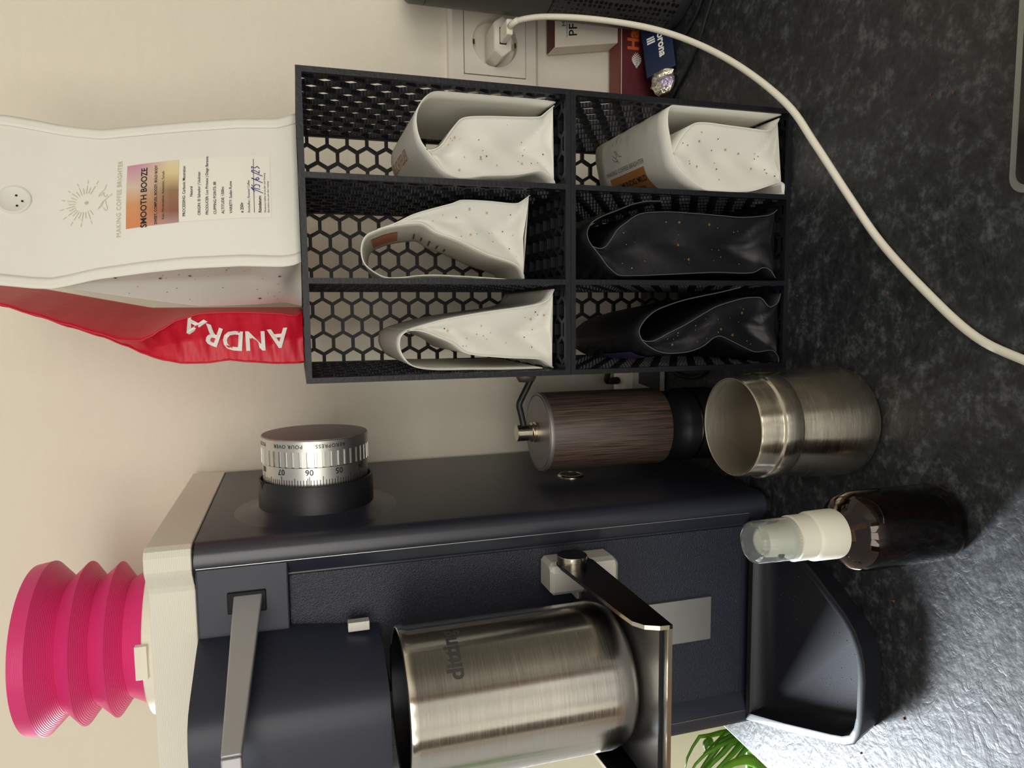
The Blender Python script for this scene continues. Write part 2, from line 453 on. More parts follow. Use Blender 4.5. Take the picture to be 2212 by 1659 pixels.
# lever and its slot
MB().box((-0.1680, 0.4178, 0.3425), (-0.1555, 0.4200, 0.3635)).build('lever_slot', 'dark_gap', GR, bevel=0.0008)
lv = MB()
def bar(mb, p, q, hp_, hq, t):
    p = Vector(p); q = Vector(q); d = (q-p).normalized(); n = d.cross(Vector((0,0,1))).normalized()*t/2
    rings = []
    for c, h in ((p, hp_), (q, hq)):
        rings.append([c+n+Vector((0,0,h/2)), c-n+Vector((0,0,h/2)), c-n-Vector((0,0,h/2)), c+n-Vector((0,0,h/2))])
    mb.loft(rings)
bar(lv, (-0.1572, 0.4235, 0.3520), (-0.2055, 0.3385, 0.3566), 0.0158, 0.0092, 0.0050)
bar(lv, (-0.2050, 0.3392, 0.3566), (-0.2480, 0.3330, 0.3560), 0.0093, 0.0088, 0.0050)
lv.build('lever', 'lever_grey', GR, bevel=0.0008)
# printed riser
rp_r = [(XR+0.0005, YBK+0.001), (XR+0.0005, 0.4240), (XR-0.0012, 0.4198), (XR-0.0045, 0.4180), (-0.1392, 0.4178), (-0.1420, 0.4192), (-0.1508, 0.4258), (-0.1545, 0.4275)]
rp = rp_r + [(mirror(x), y) for x, y in reversed(rp_r)]
MB().prism(rp, ZT+0.0008, 0.4052).build('hopper_riser', 'printed_cream', GR, bevel=0.0008)
MB().prism([(x*0.99+XM*0.01, y*0.99+0.005) for x, y in rp], ZT-0.0002, ZT+0.001).build('riser_gap', 'dark_gap', GR)
# grind dial on the right flank
DY, DZ, DR = 0.4863, 0.3110, 0.0345
cl = MB()
cl.lathe((0, DY, DZ), [(0.0372, -0.1290), (0.0372, -0.1056), (0.0368, -0.1050), (0.0355, -0.1050), (0.0352, -0.1056), (0.0352, -0.1200)], 72, 'X', True, False)
dial = cl.build('dial_collar', 'black_plastic', GR, smooth=True, auto=40)
nt_ = MB(); na = math.radians(66)
def cyl(x, r, a): return (x, DY-r*math.cos(a), DZ+r*math.sin(a))
nt_.loft([[cyl(-0.1048, r, na-0.06), cyl(-0.1092, r, na), cyl(-0.1048, r, na+0.06)] for r in (0.0350, 0.0374)]); nt_.build('collar_notch', 'dark_gap', dial)
MB().lathe((0, DY, DZ), [(0.0600, -0.1275), (0.0520, -0.12665), (0.0450, -0.1258), (0.0390, -0.1240), (0.0372, -0.1232)], 72, 'X', False, False).build('dial_boss', 'powder_coat', GR, smooth=True)
dk = MB().lathe((0, DY, DZ), [(DR-0.0006, -0.1200), (DR-0.0006, -0.0940), (DR-0.0030, -0.0938)], 96, 'X').build('dial_scale_ring', 'aluminium', GR, smooth=True, auto=40)
gp = MB(); ns = 46; ring0 = []
for i in range(ns):
    a = 2*math.pi*i/ns; w = 2*math.pi/ns
    for f, r in ((0.0, DR), (0.66, DR), (0.70, DR-0.0013), (0.96, DR-0.0013)):
        ring0.append((r, a+f*w))
gp.loft([[(x, DY+r*math.cos(a), DZ+r*math.sin(a)) for r, a in ring0] for x in (-0.0936, -0.0834)])
grip = gp.build('dial_grip_ring', 'aluminium', GR)
MB().lathe((0, DY, DZ), [(DR, -0.0838), (DR, -0.0772), (DR-0.0004, -0.0768)], 96, 'X').build('dial_name_ring', 'aluminium', GR, smooth=True, auto=40)
MB().lathe((0, DY, DZ), [(DR-0.0003, -0.0775), (DR-0.0006, -0.0764), (DR-0.0016, -0.0762)], 96, 'X').build('dial_cap', 'dial_cap', GR, smooth=True, auto=30)
def dialfn(x0, r):
    def fn(x, y):
        a = x/r
        return (x0-y, DY-r*math.cos(a), DZ+r*math.sin(a))
    return fn
tx = MB(); fnN = dialfn(-0.0802, DR+0.0001)
for body, ang in (('POUR OVER', 31), ('AEROPRESS', -15), ('FILTER', 72)):
    lettering(tx, body, 0.0033, fnN, at=(math.radians(ang)*DR, 0), bold=0.00004, spacing=1.18)
tx.build('dial_names', 'print_black', grip, fix=False)
tx = MB(); fnS = dialfn(-0.0966, DR-0.0005)
for body, ang in (('06', 8), ('05', -23), ('07', 39), ('08', 70), ('04', -54)):
    lettering(tx, body, 0.0052, fnS, at=(math.radians(ang)*DR, 0), bold=0.00006)
for i in range(116):
    ang = math.radians(8 + i*3.1); big = i % 10 == 0; mid = i % 5 == 0
    L = 0.0062 if big else (0.0052 if mid else 0.0040); w = 0.00022
    x = ang*DR; y1 = 0.0090; y0 = y1 - L
    tx.add([fnS(x-w,y0), fnS(x+w,y0), fnS(x+w,y1), fnS(x-w,y1)], [(0,1,2,3)])
tx.build('dial_numerals', 'print_black', dk, fix=False)
# power button on the flank
MB().lathe((0, 0.5134, 0.1171), [(0.0105, XR-0.001), (0.0105, XR+0.0006), (0.0096, XR+0.0016), (0.0078, XR+0.0018), (0.0076, XR+0.0012)], 40, 'X').build('power_button_ring', 'steel_edge', GR, smooth=True, auto=40)
MB().lathe((0, 0.5134, 0.1171), [(0.0074, XR), (0.0074, XR+0.0016), (0.0060, XR+0.0018)], 40, 'X').build('power_button', 'dark_steel', GR, smooth=True, auto=40)
# cup bracket
PZ, PXR = 0.1500, -0.1536
PXL = -0.2470
BR = MB().box((PXL, 0.3005, PZ-0.0022), (PXR, 0.4235, PZ)).build('bracket_plate', 'steel_plate', GR)
BR['label'] = 'brushed steel shelf holding the cup'
MB().box((PXL, 0.2996, PZ-0.0022), (PXR-0.0008, 0.3006, PZ+0.0001)).build('plate_edge', 'steel_edge', BR)
MB().box((PXL+0.002, 0.3060, PZ), (PXR-0.004, 0.4200, PZ+0.0016)).build('cup_mat', 'steel_plate', BR)
MB().box((PXL+0.002, 0.3052, PZ), (PXR-0.004, 0.3062, PZ+0.0015)).build('mat_edge', 'dark_gap', BR)
for s in (0, 1):
    fl = MB(); xa = PXR if s == 0 else PXL
    prof = [(0.2992, PZ-0.0022), (0.3985, PZ-0.0022), (0.4050, PZ+0.0020), (0.4082, PZ+0.0100), (0.4065, PZ+0.0175), (0.4005, PZ+0.0212), (0.3930, PZ+0.0212), (0.3464, PZ+0.0178), (0.3204, PZ+0.0162), (0.3090, PZ+0.0150), (0.3030, PZ+0.0112), (0.2996, PZ+0.0045)]
    fl.loft([[(xa-0.0011, y, z) for y, z in prof], [(xa+0.0011, y, z) for y, z in prof]])
    fl.build('bracket_arm', 'dark_steel', GR, bevel=0.0003)
    ed = MB()
    pts = prof[6:] + [(0.2992, PZ-0.0005)]
    for (y0, z0), (y1, z1) in zip(pts, pts[1:]):
        ed.add([(xa-0.0011,y0,z0+0.0002),(xa+0.0011,y0,z0+0.0002),(xa+0.0011,y1,z1+0.0002),(xa-0.0011,y1,z1+0.0002)], [(0,1,2,3)])
    ed.build('arm_edge', 'steel_edge', BR, fix=False)
bl = MB().prism([(-0.1558,0.4075),(-0.1558,0.4262),(-0.1760,0.4262),(-0.1760,0.4040),(-0.1590,0.4040)], 0.1270, 0.1735).build('bracket_block', 'aluminium_light', GR, bevel=0.0030, seg=1)
MB().box((-0.1830,0.4120,0.1430), (-0.1755,0.4255,0.1530)).build('block_stem', 'aluminium_light', bl, bevel=0.0004)
sc_ = MB().lathe((0, 0.3965, 0.1625), [(0.0088, PXR+0.0005), (0.0088, PXR+0.0024), (0.0084, PXR+0.0026), (0.0084, PXR+0.0032), (0.0093, PXR+0.0034), (0.0093, PXR+0.0060), (0.0090, PXR+0.0064)], 40, 'X').build('thumb_screw', 'steel_edge', GR, smooth=True, auto=35)
MB().lathe((0, 0.3965, 0.1625), [(0.0090, PXR+0.0064), (0.0001, PXR+0.0065)], 40, 'X').build('screw_face', 'dark_steel', sc_)
MB().box((-0.2300, 0.4225, 0.0465), (-0.1987, 0.4256, 0.1475)).build('guide_rail', 'aluminium', GR, bevel=0.0004)
# catch tray
outer = [(-0.2935,0.4195),(-0.2767,0.3749),(-0.2596,0.3331),(-0.2550,0.3230),(-0.2500,0.3160),(-0.2425,0.3119),(-0.2330,0.3100),(-0.2090,0.3100),(-0.1990,0.3113),(-0.1910,0.3140),(-0.1830,0.3190),(-0.1760,0.3270),(-0.1614,0.3520),(-0.1526,0.3700),(-0.1440,0.4195)]
cxm, cym = -0.219, 0.372
def inset(poly, d):
    res = []; n = len(poly)
    for i in range(n):
        a = Vector(poly[i-1]); b = Vector(poly[i]); c = Vector(poly[(i+1) % n])
        e1 = (b-a).normalized(); e2 = (c-b).normalized()
        n1 = Vector((-e1.y, e1.x)); n2 = Vector((-e2.y, e2.x)); m = n1+n2
        m = m/max(0.35, m.length_squared)*2/1.0 if m.length > 1e-6 else n1
        res.append(tuple(b + m*d))
    return res
Z0 = 0.0005; ZR = 0.0190
def ring(poly, z): return [(x, y, z) for x, y in poly]
bot = inset(outer, 0.0065)
inn = inset(outer, 0.0050); flo = inset(outer, 0.0105); fl2 = inset(outer, 0.0165)
inn = [(x, min(y, 0.4150)) for x, y in inn]; flo = [(x, min(y, 0.4105)) for x, y in flo]; fl2 = [(x, min(y, 0.4040)) for x, y in fl2]
tr = MB().loft([ring(bot, Z0), ring(inset(outer, 0.0010), ZR-0.0030), ring(outer, ZR-0.0008), ring(inset(outer, 0.0008), ZR), ring(inn, ZR-0.0002), ring(inset(inn, 0.0012), ZR-0.0020), ring(flo, 0.0075), ring(fl2, 0.0055)])
trp = tr.build('catch_tray', 'powder_coat_shaded', GR, smooth=True, auto=50)
trp['label'] = 'black trapezoid catch tray'

m = MB(); rnd = random.Random(5)
for k in range(60):
    x = rnd.uniform(-0.262, -0.170); y = rnd.uniform(0.322, 0.405)
    if y < 0.335+abs(x+0.219)*0.9-0.02: continue
    r_ = rnd.uniform(0.0001, 0.00022)
    m.box((x-r_, y-r_, 0.0054), (x+r_, y+r_, 0.0057))
m.build('coffee_dust', 'bag_edge_grey', GR, kind='stuff')
# ------------------------------------------------------------------ pink bellows hopper
HX, HY = -0.2095, 0.506
HO = thing('hopper_bellows', (HX, HY, 0.4055), 'ribbed magenta printed bellows on top of the black grinder', 'bellows')
pr = [(0.0280,0.4056),(0.0385,0.4080),(0.0465,0.4130),(0.0380,0.4300),(0.0490,0.4378),(0.0402,0.4478),(0.0511,0.4560),(0.0416,0.4658),(0.0536,0.4775),(0.0520,0.4865),(0.0500,0.4867),(0.0508,0.4775),(0.0394,0.4658),(0.0486,0.4560),(0.0380,0.4478),(0.0466,0.4378),(0.0360,0.4300),(0.0280,0.4150)]
prof = []
for (r0, h0), (r1, h1) in zip(pr, pr[1:]):
    prof += [(r0+(r1-r0)*k/3, h0+(h1-h0)*k/3) for k in range(3)]
prof.append(pr[-1])
MB().lathe((HX, HY, 0), prof, 72).build('bellows', 'printed_pink', HO, smooth=True, auto=18)
c2 = MB().lathe((HX+0.004, HY-0.004, 0), [(0.0485,0.4056),(0.0515,0.4085),(0.0520,0.4150),(0.0510,0.4158),(0.0475,0.4158)], 64).build('collar', 'printed_cream', HO, smooth=True, auto=30)
MB().box((HX-0.0040, HY-0.0580, 0.4120), (HX+0.0165, HY-0.0540, 0.4188)).build('collar_tab', 'printed_cream', c2, bevel=0.0004)

# ------------------------------------------------------------------ cup under the spout
CX, CY, CR = -0.2040, 0.3575, 0.0398
CU = thing('grounds_cup', (CX, CY, PZ+0.0018), 'large brushed steel cup marked ditting under the grinder spout', 'cup')
zb = PZ+0.0018
pf = [(0.0260, zb), (0.0325, zb+0.0008), (0.0365, zb+0.0034), (0.0388, zb+0.0075), (0.0399, zb+0.0125), (CR, zb+0.0180), (CR, zb+0.0500), (CR, zb+0.1190), (CR+0.0007, zb+0.1215), (CR+0.0003, zb+0.1230)]
cup = MB().lathe((CX, CY, 0), pf, 96, cap1=False).build('body', 'steel', CU, smooth=True)
MB().lathe((CX, CY, 0), [(CR+0.0004, zb+0.1230), (CR-0.0006, zb+0.1237), (CR-0.0016, zb+0.1230)], 96, cap0=False, cap1=False).build('rim', 'steel_edge', CU, smooth=True)
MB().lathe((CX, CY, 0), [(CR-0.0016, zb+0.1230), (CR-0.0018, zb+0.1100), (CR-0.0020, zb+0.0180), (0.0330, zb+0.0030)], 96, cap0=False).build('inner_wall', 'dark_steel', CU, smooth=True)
def cupfn(x, y):
    a = math.radians(-29.0) + x/CR
    r = CR+0.00008
    return (CX+r*math.cos(a), CY+r*math.sin(a), 0.2505+y)
tx = MB(); lettering(tx, 'ditting', 0.0115, cupfn, bold=0.00035)
tx.build('lettering', 'etched_dark', CU, fix=False)

# ------------------------------------------------------------------ small steel dosing cup
X0, Y0 = -0.0655, 0.3535
DC = thing('dosing_cup', (X0, Y0, 0), 'open brushed steel dosing cup standing before the black organiser', 'cup')
pf = [(0.0260,0.0),(0.0292,0.0007),(0.0316,0.0032),(0.0328,0.0072),(0.0332,0.0120),(0.0331,0.0190),(0.0322,0.0330),(0.0306,0.0450),(0.0297,0.0510),(0.0295,0.0530),(0.0308,0.0542),(0.0312,0.0560),(0.0312,0.0640),(0.0308,0.0655),(0.0299,0.0661),(0.0296,0.0664),(0.0300,0.0672),(0.0294,0.0700),(0.0290,0.0790),(0.0287,0.0800)]
MB().lathe((X0, Y0, 0), pf, 96, cap1=False).build('body', 'steel_worn', DC, smooth=True, auto=28)
MB().lathe((X0, Y0, 0), [(0.0287,0.0800),(0.0282,0.0804),(0.0277,0.0800)], 96, cap0=False, cap1=False).build('rim', 'steel_edge', DC, smooth=True)
MB().lathe((X0, Y0, 0), [(0.0277,0.0800),(0.0274,0.0600),(0.0280,0.0500),(0.0306,0.0250),(0.0300,0.0090),(0.0240,0.0025)], 96, cap0=False).build('inner_wall', 'steel_inside', DC, smooth=True)

# ------------------------------------------------------------------ amber spray bottle
X0, Y0 = -0.1100, 0.2848
SB = thing('spray_bottle', (X0, Y0, 0), 'amber glass spray bottle with clear capped white pump', 'bottle')
pf = [(0.0150,0.0006),(0.0180,0.0002),(0.0196,0.0020),(0.0203,0.0055),(0.0203,0.0510),(0.0196,0.0560),(0.0174,0.0602),(0.0140,0.0632),(0.0112,0.0648),(0.0102,0.0665)]
inn = [(0.0098,0.0665),(0.0108,0.0640),(0.0136,0.0618),(0.0166,0.0590),(0.0185,0.0555),(0.0190,0.0510),(0.0190,0.0070),(0.0165,0.0035),(0.0005,0.0040)]
MB().lathe((X0, Y0, 0), pf+inn, 64).build('glass', 'amber_glass', SB, smooth=True, auto=60)
MB().lathe((X0, Y0, 0), [(0.0005,0.0042),(0.0164,0.0038),(0.0188,0.0072),(0.0188,0.0460),(0.0005,0.0460)], 48).build('liquid', 'amber_liquid', SB, smooth=True, auto=40)
MB().tube([(X0, Y0, 0.066), (X0+0.003, Y0+0.002, 0.035), (X0+0.008, Y0-0.004, 0.006)], 0.0016, 8).build('dip_tube', 'milky_plastic', SB, smooth=True)
MB().lathe((X0, Y0, 0), [(0.0090,0.0665),(0.0122,0.0665),(0.0124,0.0675),(0.0122,0.0810),(0.0116,0.0825),(0.0112,0.0830),(0.0112,0.0925),(0.0104,0.0930)], 48).build('screw_collar', 'milky_plastic', SB, smooth=True, auto=35)
ph = MB().lathe((X0, Y0, 0), [(0.0098,0.0930),(0.0098,0.0950),(0.0085,0.0957),(0.0080,0.0965),(0.0073,0.1080),(0.0068,0.1088),(0.0060,0.1088),(0.0052,0.1078),(0.0018,0.1076),(0.0014,0.1082)], 40).build('pump_head', 'milky_plastic', SB, smooth=True, auto=35)
MB().lathe((X0-0.0052, Y0-0.0054, 0.1018), [(0.0017,-0.0006),(0.0017,0.0003)], 20, 'Y').build('nozzle', 'dark_steel', ph)
MB().lathe((X0, Y0, 0), [(0.0106,0.0932),(0.0102,0.1122),(0.0096,0.1138),(0.0082,0.1145),(0.0001,0.1146),(0.0001,0.1138),(0.0080,0.1137),(0.0092,0.1122),(0.0098,0.0932)], 48, cap0=False, cap1=False).build('clear_cover', 'clear_cap', SB, smooth=True, auto=40)

# ------------------------------------------------------------------ hand grinder
X0, Y0 = -0.0885, 0.505
HG = thing('hand_grinder', (X0, Y0, 0), 'dark wood hand coffee grinder with crank beside the organiser', 'hand grinder')
MB().lathe((X0, Y0, 0), [(0.0296,0.0480),(0.0300,0.0485),(0.0300,0.1440),(0.0298,0.1445)], 64).build('wood_sleeve', 'wenge', HG, smooth=True, auto=30)
MB().lathe((X0, Y0, 0), [(0.0298,0.1440),(0.0301,0.1452),(0.0297,0.1470),(0.0286,0.1474),(0.0284,0.1466),(0.0278,0.1466),(0.0276,0.1474),(0.0060,0.1478)], 64).build('lid', 'dial_cap', HG, smooth=True, auto=30)
MB().lathe((X0, Y0, 0), [(0.0078,0.1474),(0.0078,0.1500),(0.0068,0.1506),(0.0068,0.1520),(0.0074,0.1526),(0.0062,0.1534),(0.0062,0.1640),(0.0058,0.1644)], 32).build('drive_stem', 'steel_edge', HG, smooth=True, auto=30)
MB().lathe((X0, Y0, 0), [(0.0240,0.0),(0.0286,0.0004),(0.0290,0.0020),(0.0290,0.0300),(0.0284,0.0330),(0.0270,0.0360),(0.0272,0.0440),(0.0290,0.0482)], 64).build('catch_jar', 'black_plastic', HG, smooth=True, auto=40)
MB().lathe((X0, Y0, 0), [(0.0291,0.0205),(0.0297,0.0212),(0.0297,0.0222),(0.0291,0.0229)], 64, cap0=False, cap1=False).build('jar_ring', 'dark_steel', HG, smooth=True)
MB().tube(catmull([(X0+0.0045,Y0,0.1585),(X0+0.0140,Y0,0.1605),(X0+0.0205,Y0,0.1620),(X0+0.0240,Y0,0.1612),(X0+0.0320,Y0,0.1570),(X0+0.0430,Y0,0.1512)], 24), 0.0024, 10).build('crank_arm', 'black_plastic', HG, smooth=True)
MB().lathe((X0+0.0430, Y0, 0), [(0.002,0.149),(0.0045,0.151),(0.0050,0.156),(0.0045,0.162),(0.001,0.164)], 20).build('crank_knob', 'wenge', HG, smooth=True)

# ------------------------------------------------------------------ printed honeycomb organisers
OX0, OX1, OY0, OY1, OH = -0.0372, 0.1344, 0.4098, 0.5510, 0.1579
PT = 0.0032
PITCH_H, WALL_T = 0.0143, 0.0025
def clip(poly, x0, y0, x1, y1):
    for ax, lim, sg in ((0,x0,1),(0,x1,-1),(1,y0,1),(1,y1,-1)):
        out = []
        for i in range(len(poly)):
            a, b = poly[i-1], poly[i]
            da, db = (a[ax]-lim)*sg, (b[ax]-lim)*sg
            if da >= 0: 
                if db < 0: 
                    t = da/(da-db); out += [a, (a[0]+(b[0]-a[0])*t, a[1]+(b[1]-a[1])*t)][1:]
                else: out.append(b)
            elif db >= 0:
                t = da/(da-db); out += [(a[0]+(b[0]-a[0])*t, a[1]+(b[1]-a[1])*t), b]
        poly = out
        if len(poly) < 3: return []
    return poly
def honeycomb(mb, w, h, fn, t, border=0.0032, off=(0.0, 0.0)):
    """honeycomb sheet w x h; fn(u,v,d) places it; flats of the cells run along u"""
    p = PITCH_H; R = p/math.sqrt(3); Ri = (p-WALL_T)/math.sqrt(3)
    cols = int(w/(1.5*R))+3; rows = int(h/p)+3
    eps = 1e-7
    for c in range(-1, cols):
        for r in range(-1, rows):
            cx = off[0] + c*1.5*R; cy = off[1] + r*p + (p/2 if c % 2 else 0)
            for k in range(6):
                a0, a1 = math.radians(60*k), math.radians(60*k+60)
                quad = [(cx+Ri*math.cos(a0), cy+Ri*math.sin(a0)), (cx+R*math.cos(a0), cy+R*math.sin(a0)),
                        (cx+R*math.cos(a1), cy+R*math.sin(a1)), (cx+Ri*math.cos(a1), cy+Ri*math.sin(a1))]
                q = clip(quad, border-eps, border-eps, w-border+eps, h-border+eps)
                if len(q) < 3: continue
                n = len(q)
                vs = [fn(u, v, 0.0001) for u, v in q] + [fn(u, v, t-0.0001) for u, v in q]
                fs = [tuple(range(n)), tuple(range(2*n-1, n-1, -1))]
                if n == 4 and q[1:] + q[:1] == quad or n == 4:
                    # wall of the hole: the short edge between the two inner corners
                    for i in range(n):
                        j = (i+1) % n
                        d0 = math.hypot(q[i][0]-cx, q[i][1]-cy); d1 = math.hypot(q[j][0]-cx, q[j][1]-cy)
                        if d0 < Ri*1.02 and d1 < Ri*1.02: fs.append((i, j, n+j, n+i))
                else:
                    fs += [(i, (i+1) % n, n+(i+1) % n, n+i) for i in range(n)]
                mb.add(vs, fs)
    def bx(u0, v0, u1, v1):
        vs = [fn(u, v, d) for d in (0, t) for u, v in ((u0,v0),(u1,v0),(u1,v1),(u0,v1))]
        mb.add(vs, [(0,3,2,1),(4,5,6,7),(0,1,5,4),(1,2,6,5),(2,3,7,6),(3,0,4,7)])
    bx(0, 0, w, border); bx(0, h-border, w, h); bx(0, border, border, h-border); bx(w-border, border, w, h-border)

OG = thing('honeycomb_organiser', (0.0486, 0.48, 0), 'lower black honeycomb organiser, standing on the worktop', 'organiser', 'stacked honeycomb organisers')
DPT = OY1-OY0; W = OX1-OX0
def side(x): return lambda u, v, d: (x+d, OY0+u, v)
for nm, x in (('side_panel', OX0), ('side_panel', OX1-PT), ('divider', OX0+W/3-PT/2), ('divider', OX0+2*W/3-PT/2)):
    m = MB(); honeycomb(m, DPT, OH, side(x), PT, off=(0.004, 0.006)); m.build(nm, 'printed_black', OG, fix=False)
m = MB(); honeycomb(m, W-2*PT, OH-2*PT, lambda u, v, d: (OX0+PT+u, OY1-PT+d, PT+v), PT, 0.0006, off=(0.002, 0.004)); m.build('back_panel', 'printed_black', OG, fix=False)
for nm, z in (('floor_panel', 0.0), ('top_panel', OH-PT)):
    for k in range(3):
        xa = OX0+PT if k == 0 else OX0+k*W/3+PT/2
        xb = OX1-PT if k == 2 else OX0+(k+1)*W/3-PT/2
        m = MB(); honeycomb(m, xb-xa, DPT, lambda u, v, d, xa=xa, z=z: (xa+u, OY0+v, z+d), PT, 0.0030); m.build(nm, 'printed_black', OG, fix=False)
OG2 = copy_tree(OG)
OG2.location.z = OH + 0.0002
OG2['label'] = 'upper black honeycomb organiser, stacked on another, bags standing on it'

# ------------------------------------------------------------------ folded coffee bags in the six compartments
BAGS = {
 'A': (0.4225, {
   'F': [(0.0802, 0.1632), (0.0837, 0.1645), (0.087, 0.1684), (0.0886, 0.1735), (0.0855, 0.1886), (0.084, 0.2071), (0.0821, 0.2192), (0.0822, 0.2263), (0.0845, 0.2322), (0.0904, 0.2379), (0.0974, 0.2436)],
   'B': [(0.128, 0.1638), (0.1232, 0.1695), (0.1206, 0.1733), (0.1196, 0.1846), (0.1185, 0.2067), (0.1168, 0.2204), (0.1125, 0.2258), (0.1054, 0.2307), (0.0995, 0.2354), (0.0968, 0.2407), (0.0974, 0.2436)],
   'T': [(0.0974, 0.2436), (0.1022, 0.247), (0.1098, 0.2491), (0.1175, 0.2489), (0.1249, 0.2453), (0.1298, 0.2395), (0.1308, 0.2325), (0.1308, 0.2243), (0.1308, 0.2005), (0.1308, 0.1758), (0.1301, 0.1629)],
 }),
 'B': (0.43, {
   'F': [(0.023, 0.1816), (0.0277, 0.1829), (0.0325, 0.188), (0.0382, 0.2057), (0.0462, 0.2241), (0.0505, 0.2373), (0.055, 0.2443), (0.0557, 0.249), (0.0546, 0.2584), (0.0526, 0.2677), (0.0508, 0.2723)],
   'B': [(0.0748, 0.1774), (0.0709, 0.1826), (0.0691, 0.1877), (0.07, 0.2053), (0.0699, 0.2213), (0.0677, 0.2273), (0.0612, 0.2489), (0.055, 0.2619), (0.0512, 0.2723)],
   'T': [(0.051, 0.2723), (0.0478, 0.2786), (0.0426, 0.2816), (0.0358, 0.282), (0.0301, 0.2797), (0.0251, 0.273), (0.023, 0.2673), (0.0231, 0.2591), (0.0247, 0.2426), (0.024, 0.2183), (0.0225, 0.1932)],
 }),
 'C': (0.4255, {
   'F': [(-0.0336, 0.1638), (-0.0304, 0.1677), (-0.0278, 0.173), (-0.0263, 0.195), (-0.0243, 0.2139), (-0.0223, 0.2213), (-0.0168, 0.2285), (-0.0131, 0.2369), (-0.01, 0.2441), (-0.0084, 0.2511), (-0.009, 0.257)],
   'B': [(0.0163, 0.163), (0.0104, 0.1663), (0.0074, 0.1715), (0.005, 0.1845), (0.0021, 0.2073), (-0.0019, 0.2319), (-0.0064, 0.2499), (-0.0088, 0.257)],
   'T': [(-0.0089, 0.257), (-0.0115, 0.2604), (-0.0144, 0.2615), (-0.0197, 0.2614), (-0.0256, 0.2586), (-0.0298, 0.254), (-0.0318, 0.2469), (-0.0327, 0.2373), (-0.033, 0.2202), (-0.0336, 0.1951), (-0.0336, 0.1711)],
 }),
 'D': (0.4115, {
   'F': [(0.079, 0.004), (0.0819, 0.004), (0.0859, 0.004), (0.0871, 0.0085), (0.0848, 0.0154), (0.0807, 0.0291), (0.079, 0.0494), (0.079, 0.0587), (0.0804, 0.0653), (0.0856, 0.0745), (0.0929, 0.0837), (0.1005, 0.0876)],
   'B': [(0.1284, 0.0091), (0.1231, 0.0124), (0.1198, 0.0179), (0.1202, 0.0302), (0.1211, 0.0504), (0.1217, 0.0635), (0.1207, 0.0726), (0.1165, 0.0777), (0.1084, 0.0839), (0.101, 0.0876)],
   'T': [(0.1007, 0.0876), (0.1113, 0.0903), (0.1199, 0.0919), (0.1276, 0.0915), (0.1308, 0.0887), (0.1308, 0.083), (0.1308, 0.0572), (0.1308, 0.0306), (0.1308, 0.0079)],
 }),
 'E': (0.4176, {
   'F': [(0.0239, 0.0046), (0.0275, 0.007), (0.0304, 0.011), (0.0307, 0.0156), (0.0272, 0.0246), (0.0274, 0.0493), (0.0269, 0.0639), (0.0255, 0.0923), (0.0247, 0.1129), (0.0248, 0.1211), (0.0261, 0.1244), (0.0312, 0.1305), (0.0378, 0.1358), (0.0428, 0.1404)],
   'B': [(0.07, 0.0045), (0.068, 0.0067), (0.0658, 0.0128), (0.064, 0.0316), (0.0645, 0.0465), (0.0655, 0.0717), (0.0657, 0.0893), (0.0644, 0.1051), (0.0618, 0.1119), (0.058, 0.1173), (0.0536, 0.1233), (0.0469, 0.1279), (0.0429, 0.1312), (0.0414, 0.1345), (0.0419, 0.1384), (0.0428, 0.1404)],
   'T': [(0.0428, 0.1404), (0.0466, 0.143), (0.0507, 0.144), (0.0543, 0.143), (0.0582, 0.1398), (0.0617, 0.1333), (0.065, 0.1247), (0.0682, 0.1167), (0.0699, 0.112), (0.0719, 0.1025), (0.0724, 0.0929)],
 }),
 'F': (0.4125, {
   'F': [(-0.0336, 0.004), (-0.0305, 0.004), (-0.0278, 0.006), (-0.0252, 0.0099), (-0.0259, 0.0176), (-0.0257, 0.0245), (-0.0206, 0.0367), (-0.0159, 0.0472), (-0.0149, 0.0516), (-0.0164, 0.056), (-0.0213, 0.0632), (-0.0246, 0.0732), (-0.0255, 0.0838), (-0.0252, 0.0909), (-0.0234, 0.0979), (-0.0199, 0.1041), (-0.0164, 0.108)],
   'B': [(0.0132, 0.004), (0.0076, 0.0056), (0.005, 0.0093), (0.0044, 0.0132), (0.0099, 0.0187), (0.0107, 0.024), (0.0099, 0.0337), (0.0052, 0.0521), (0.0002, 0.0629), (-0.0072, 0.0771), (-0.0124, 0.089), (-0.0163, 0.0973), (-0.0175, 0.1014), (-0.0173, 0.1056), (-0.0162, 0.108)],
   'T': [(-0.0163, 0.108), (-0.0111, 0.1101), (-0.0068, 0.1084), (-0.002, 0.1043), (0.0023, 0.0982), (0.0057, 0.0892), (0.0091, 0.0773), (0.0119, 0.0631), (0.0138, 0.0523), (0.0173, 0.0354)],
 }),
}

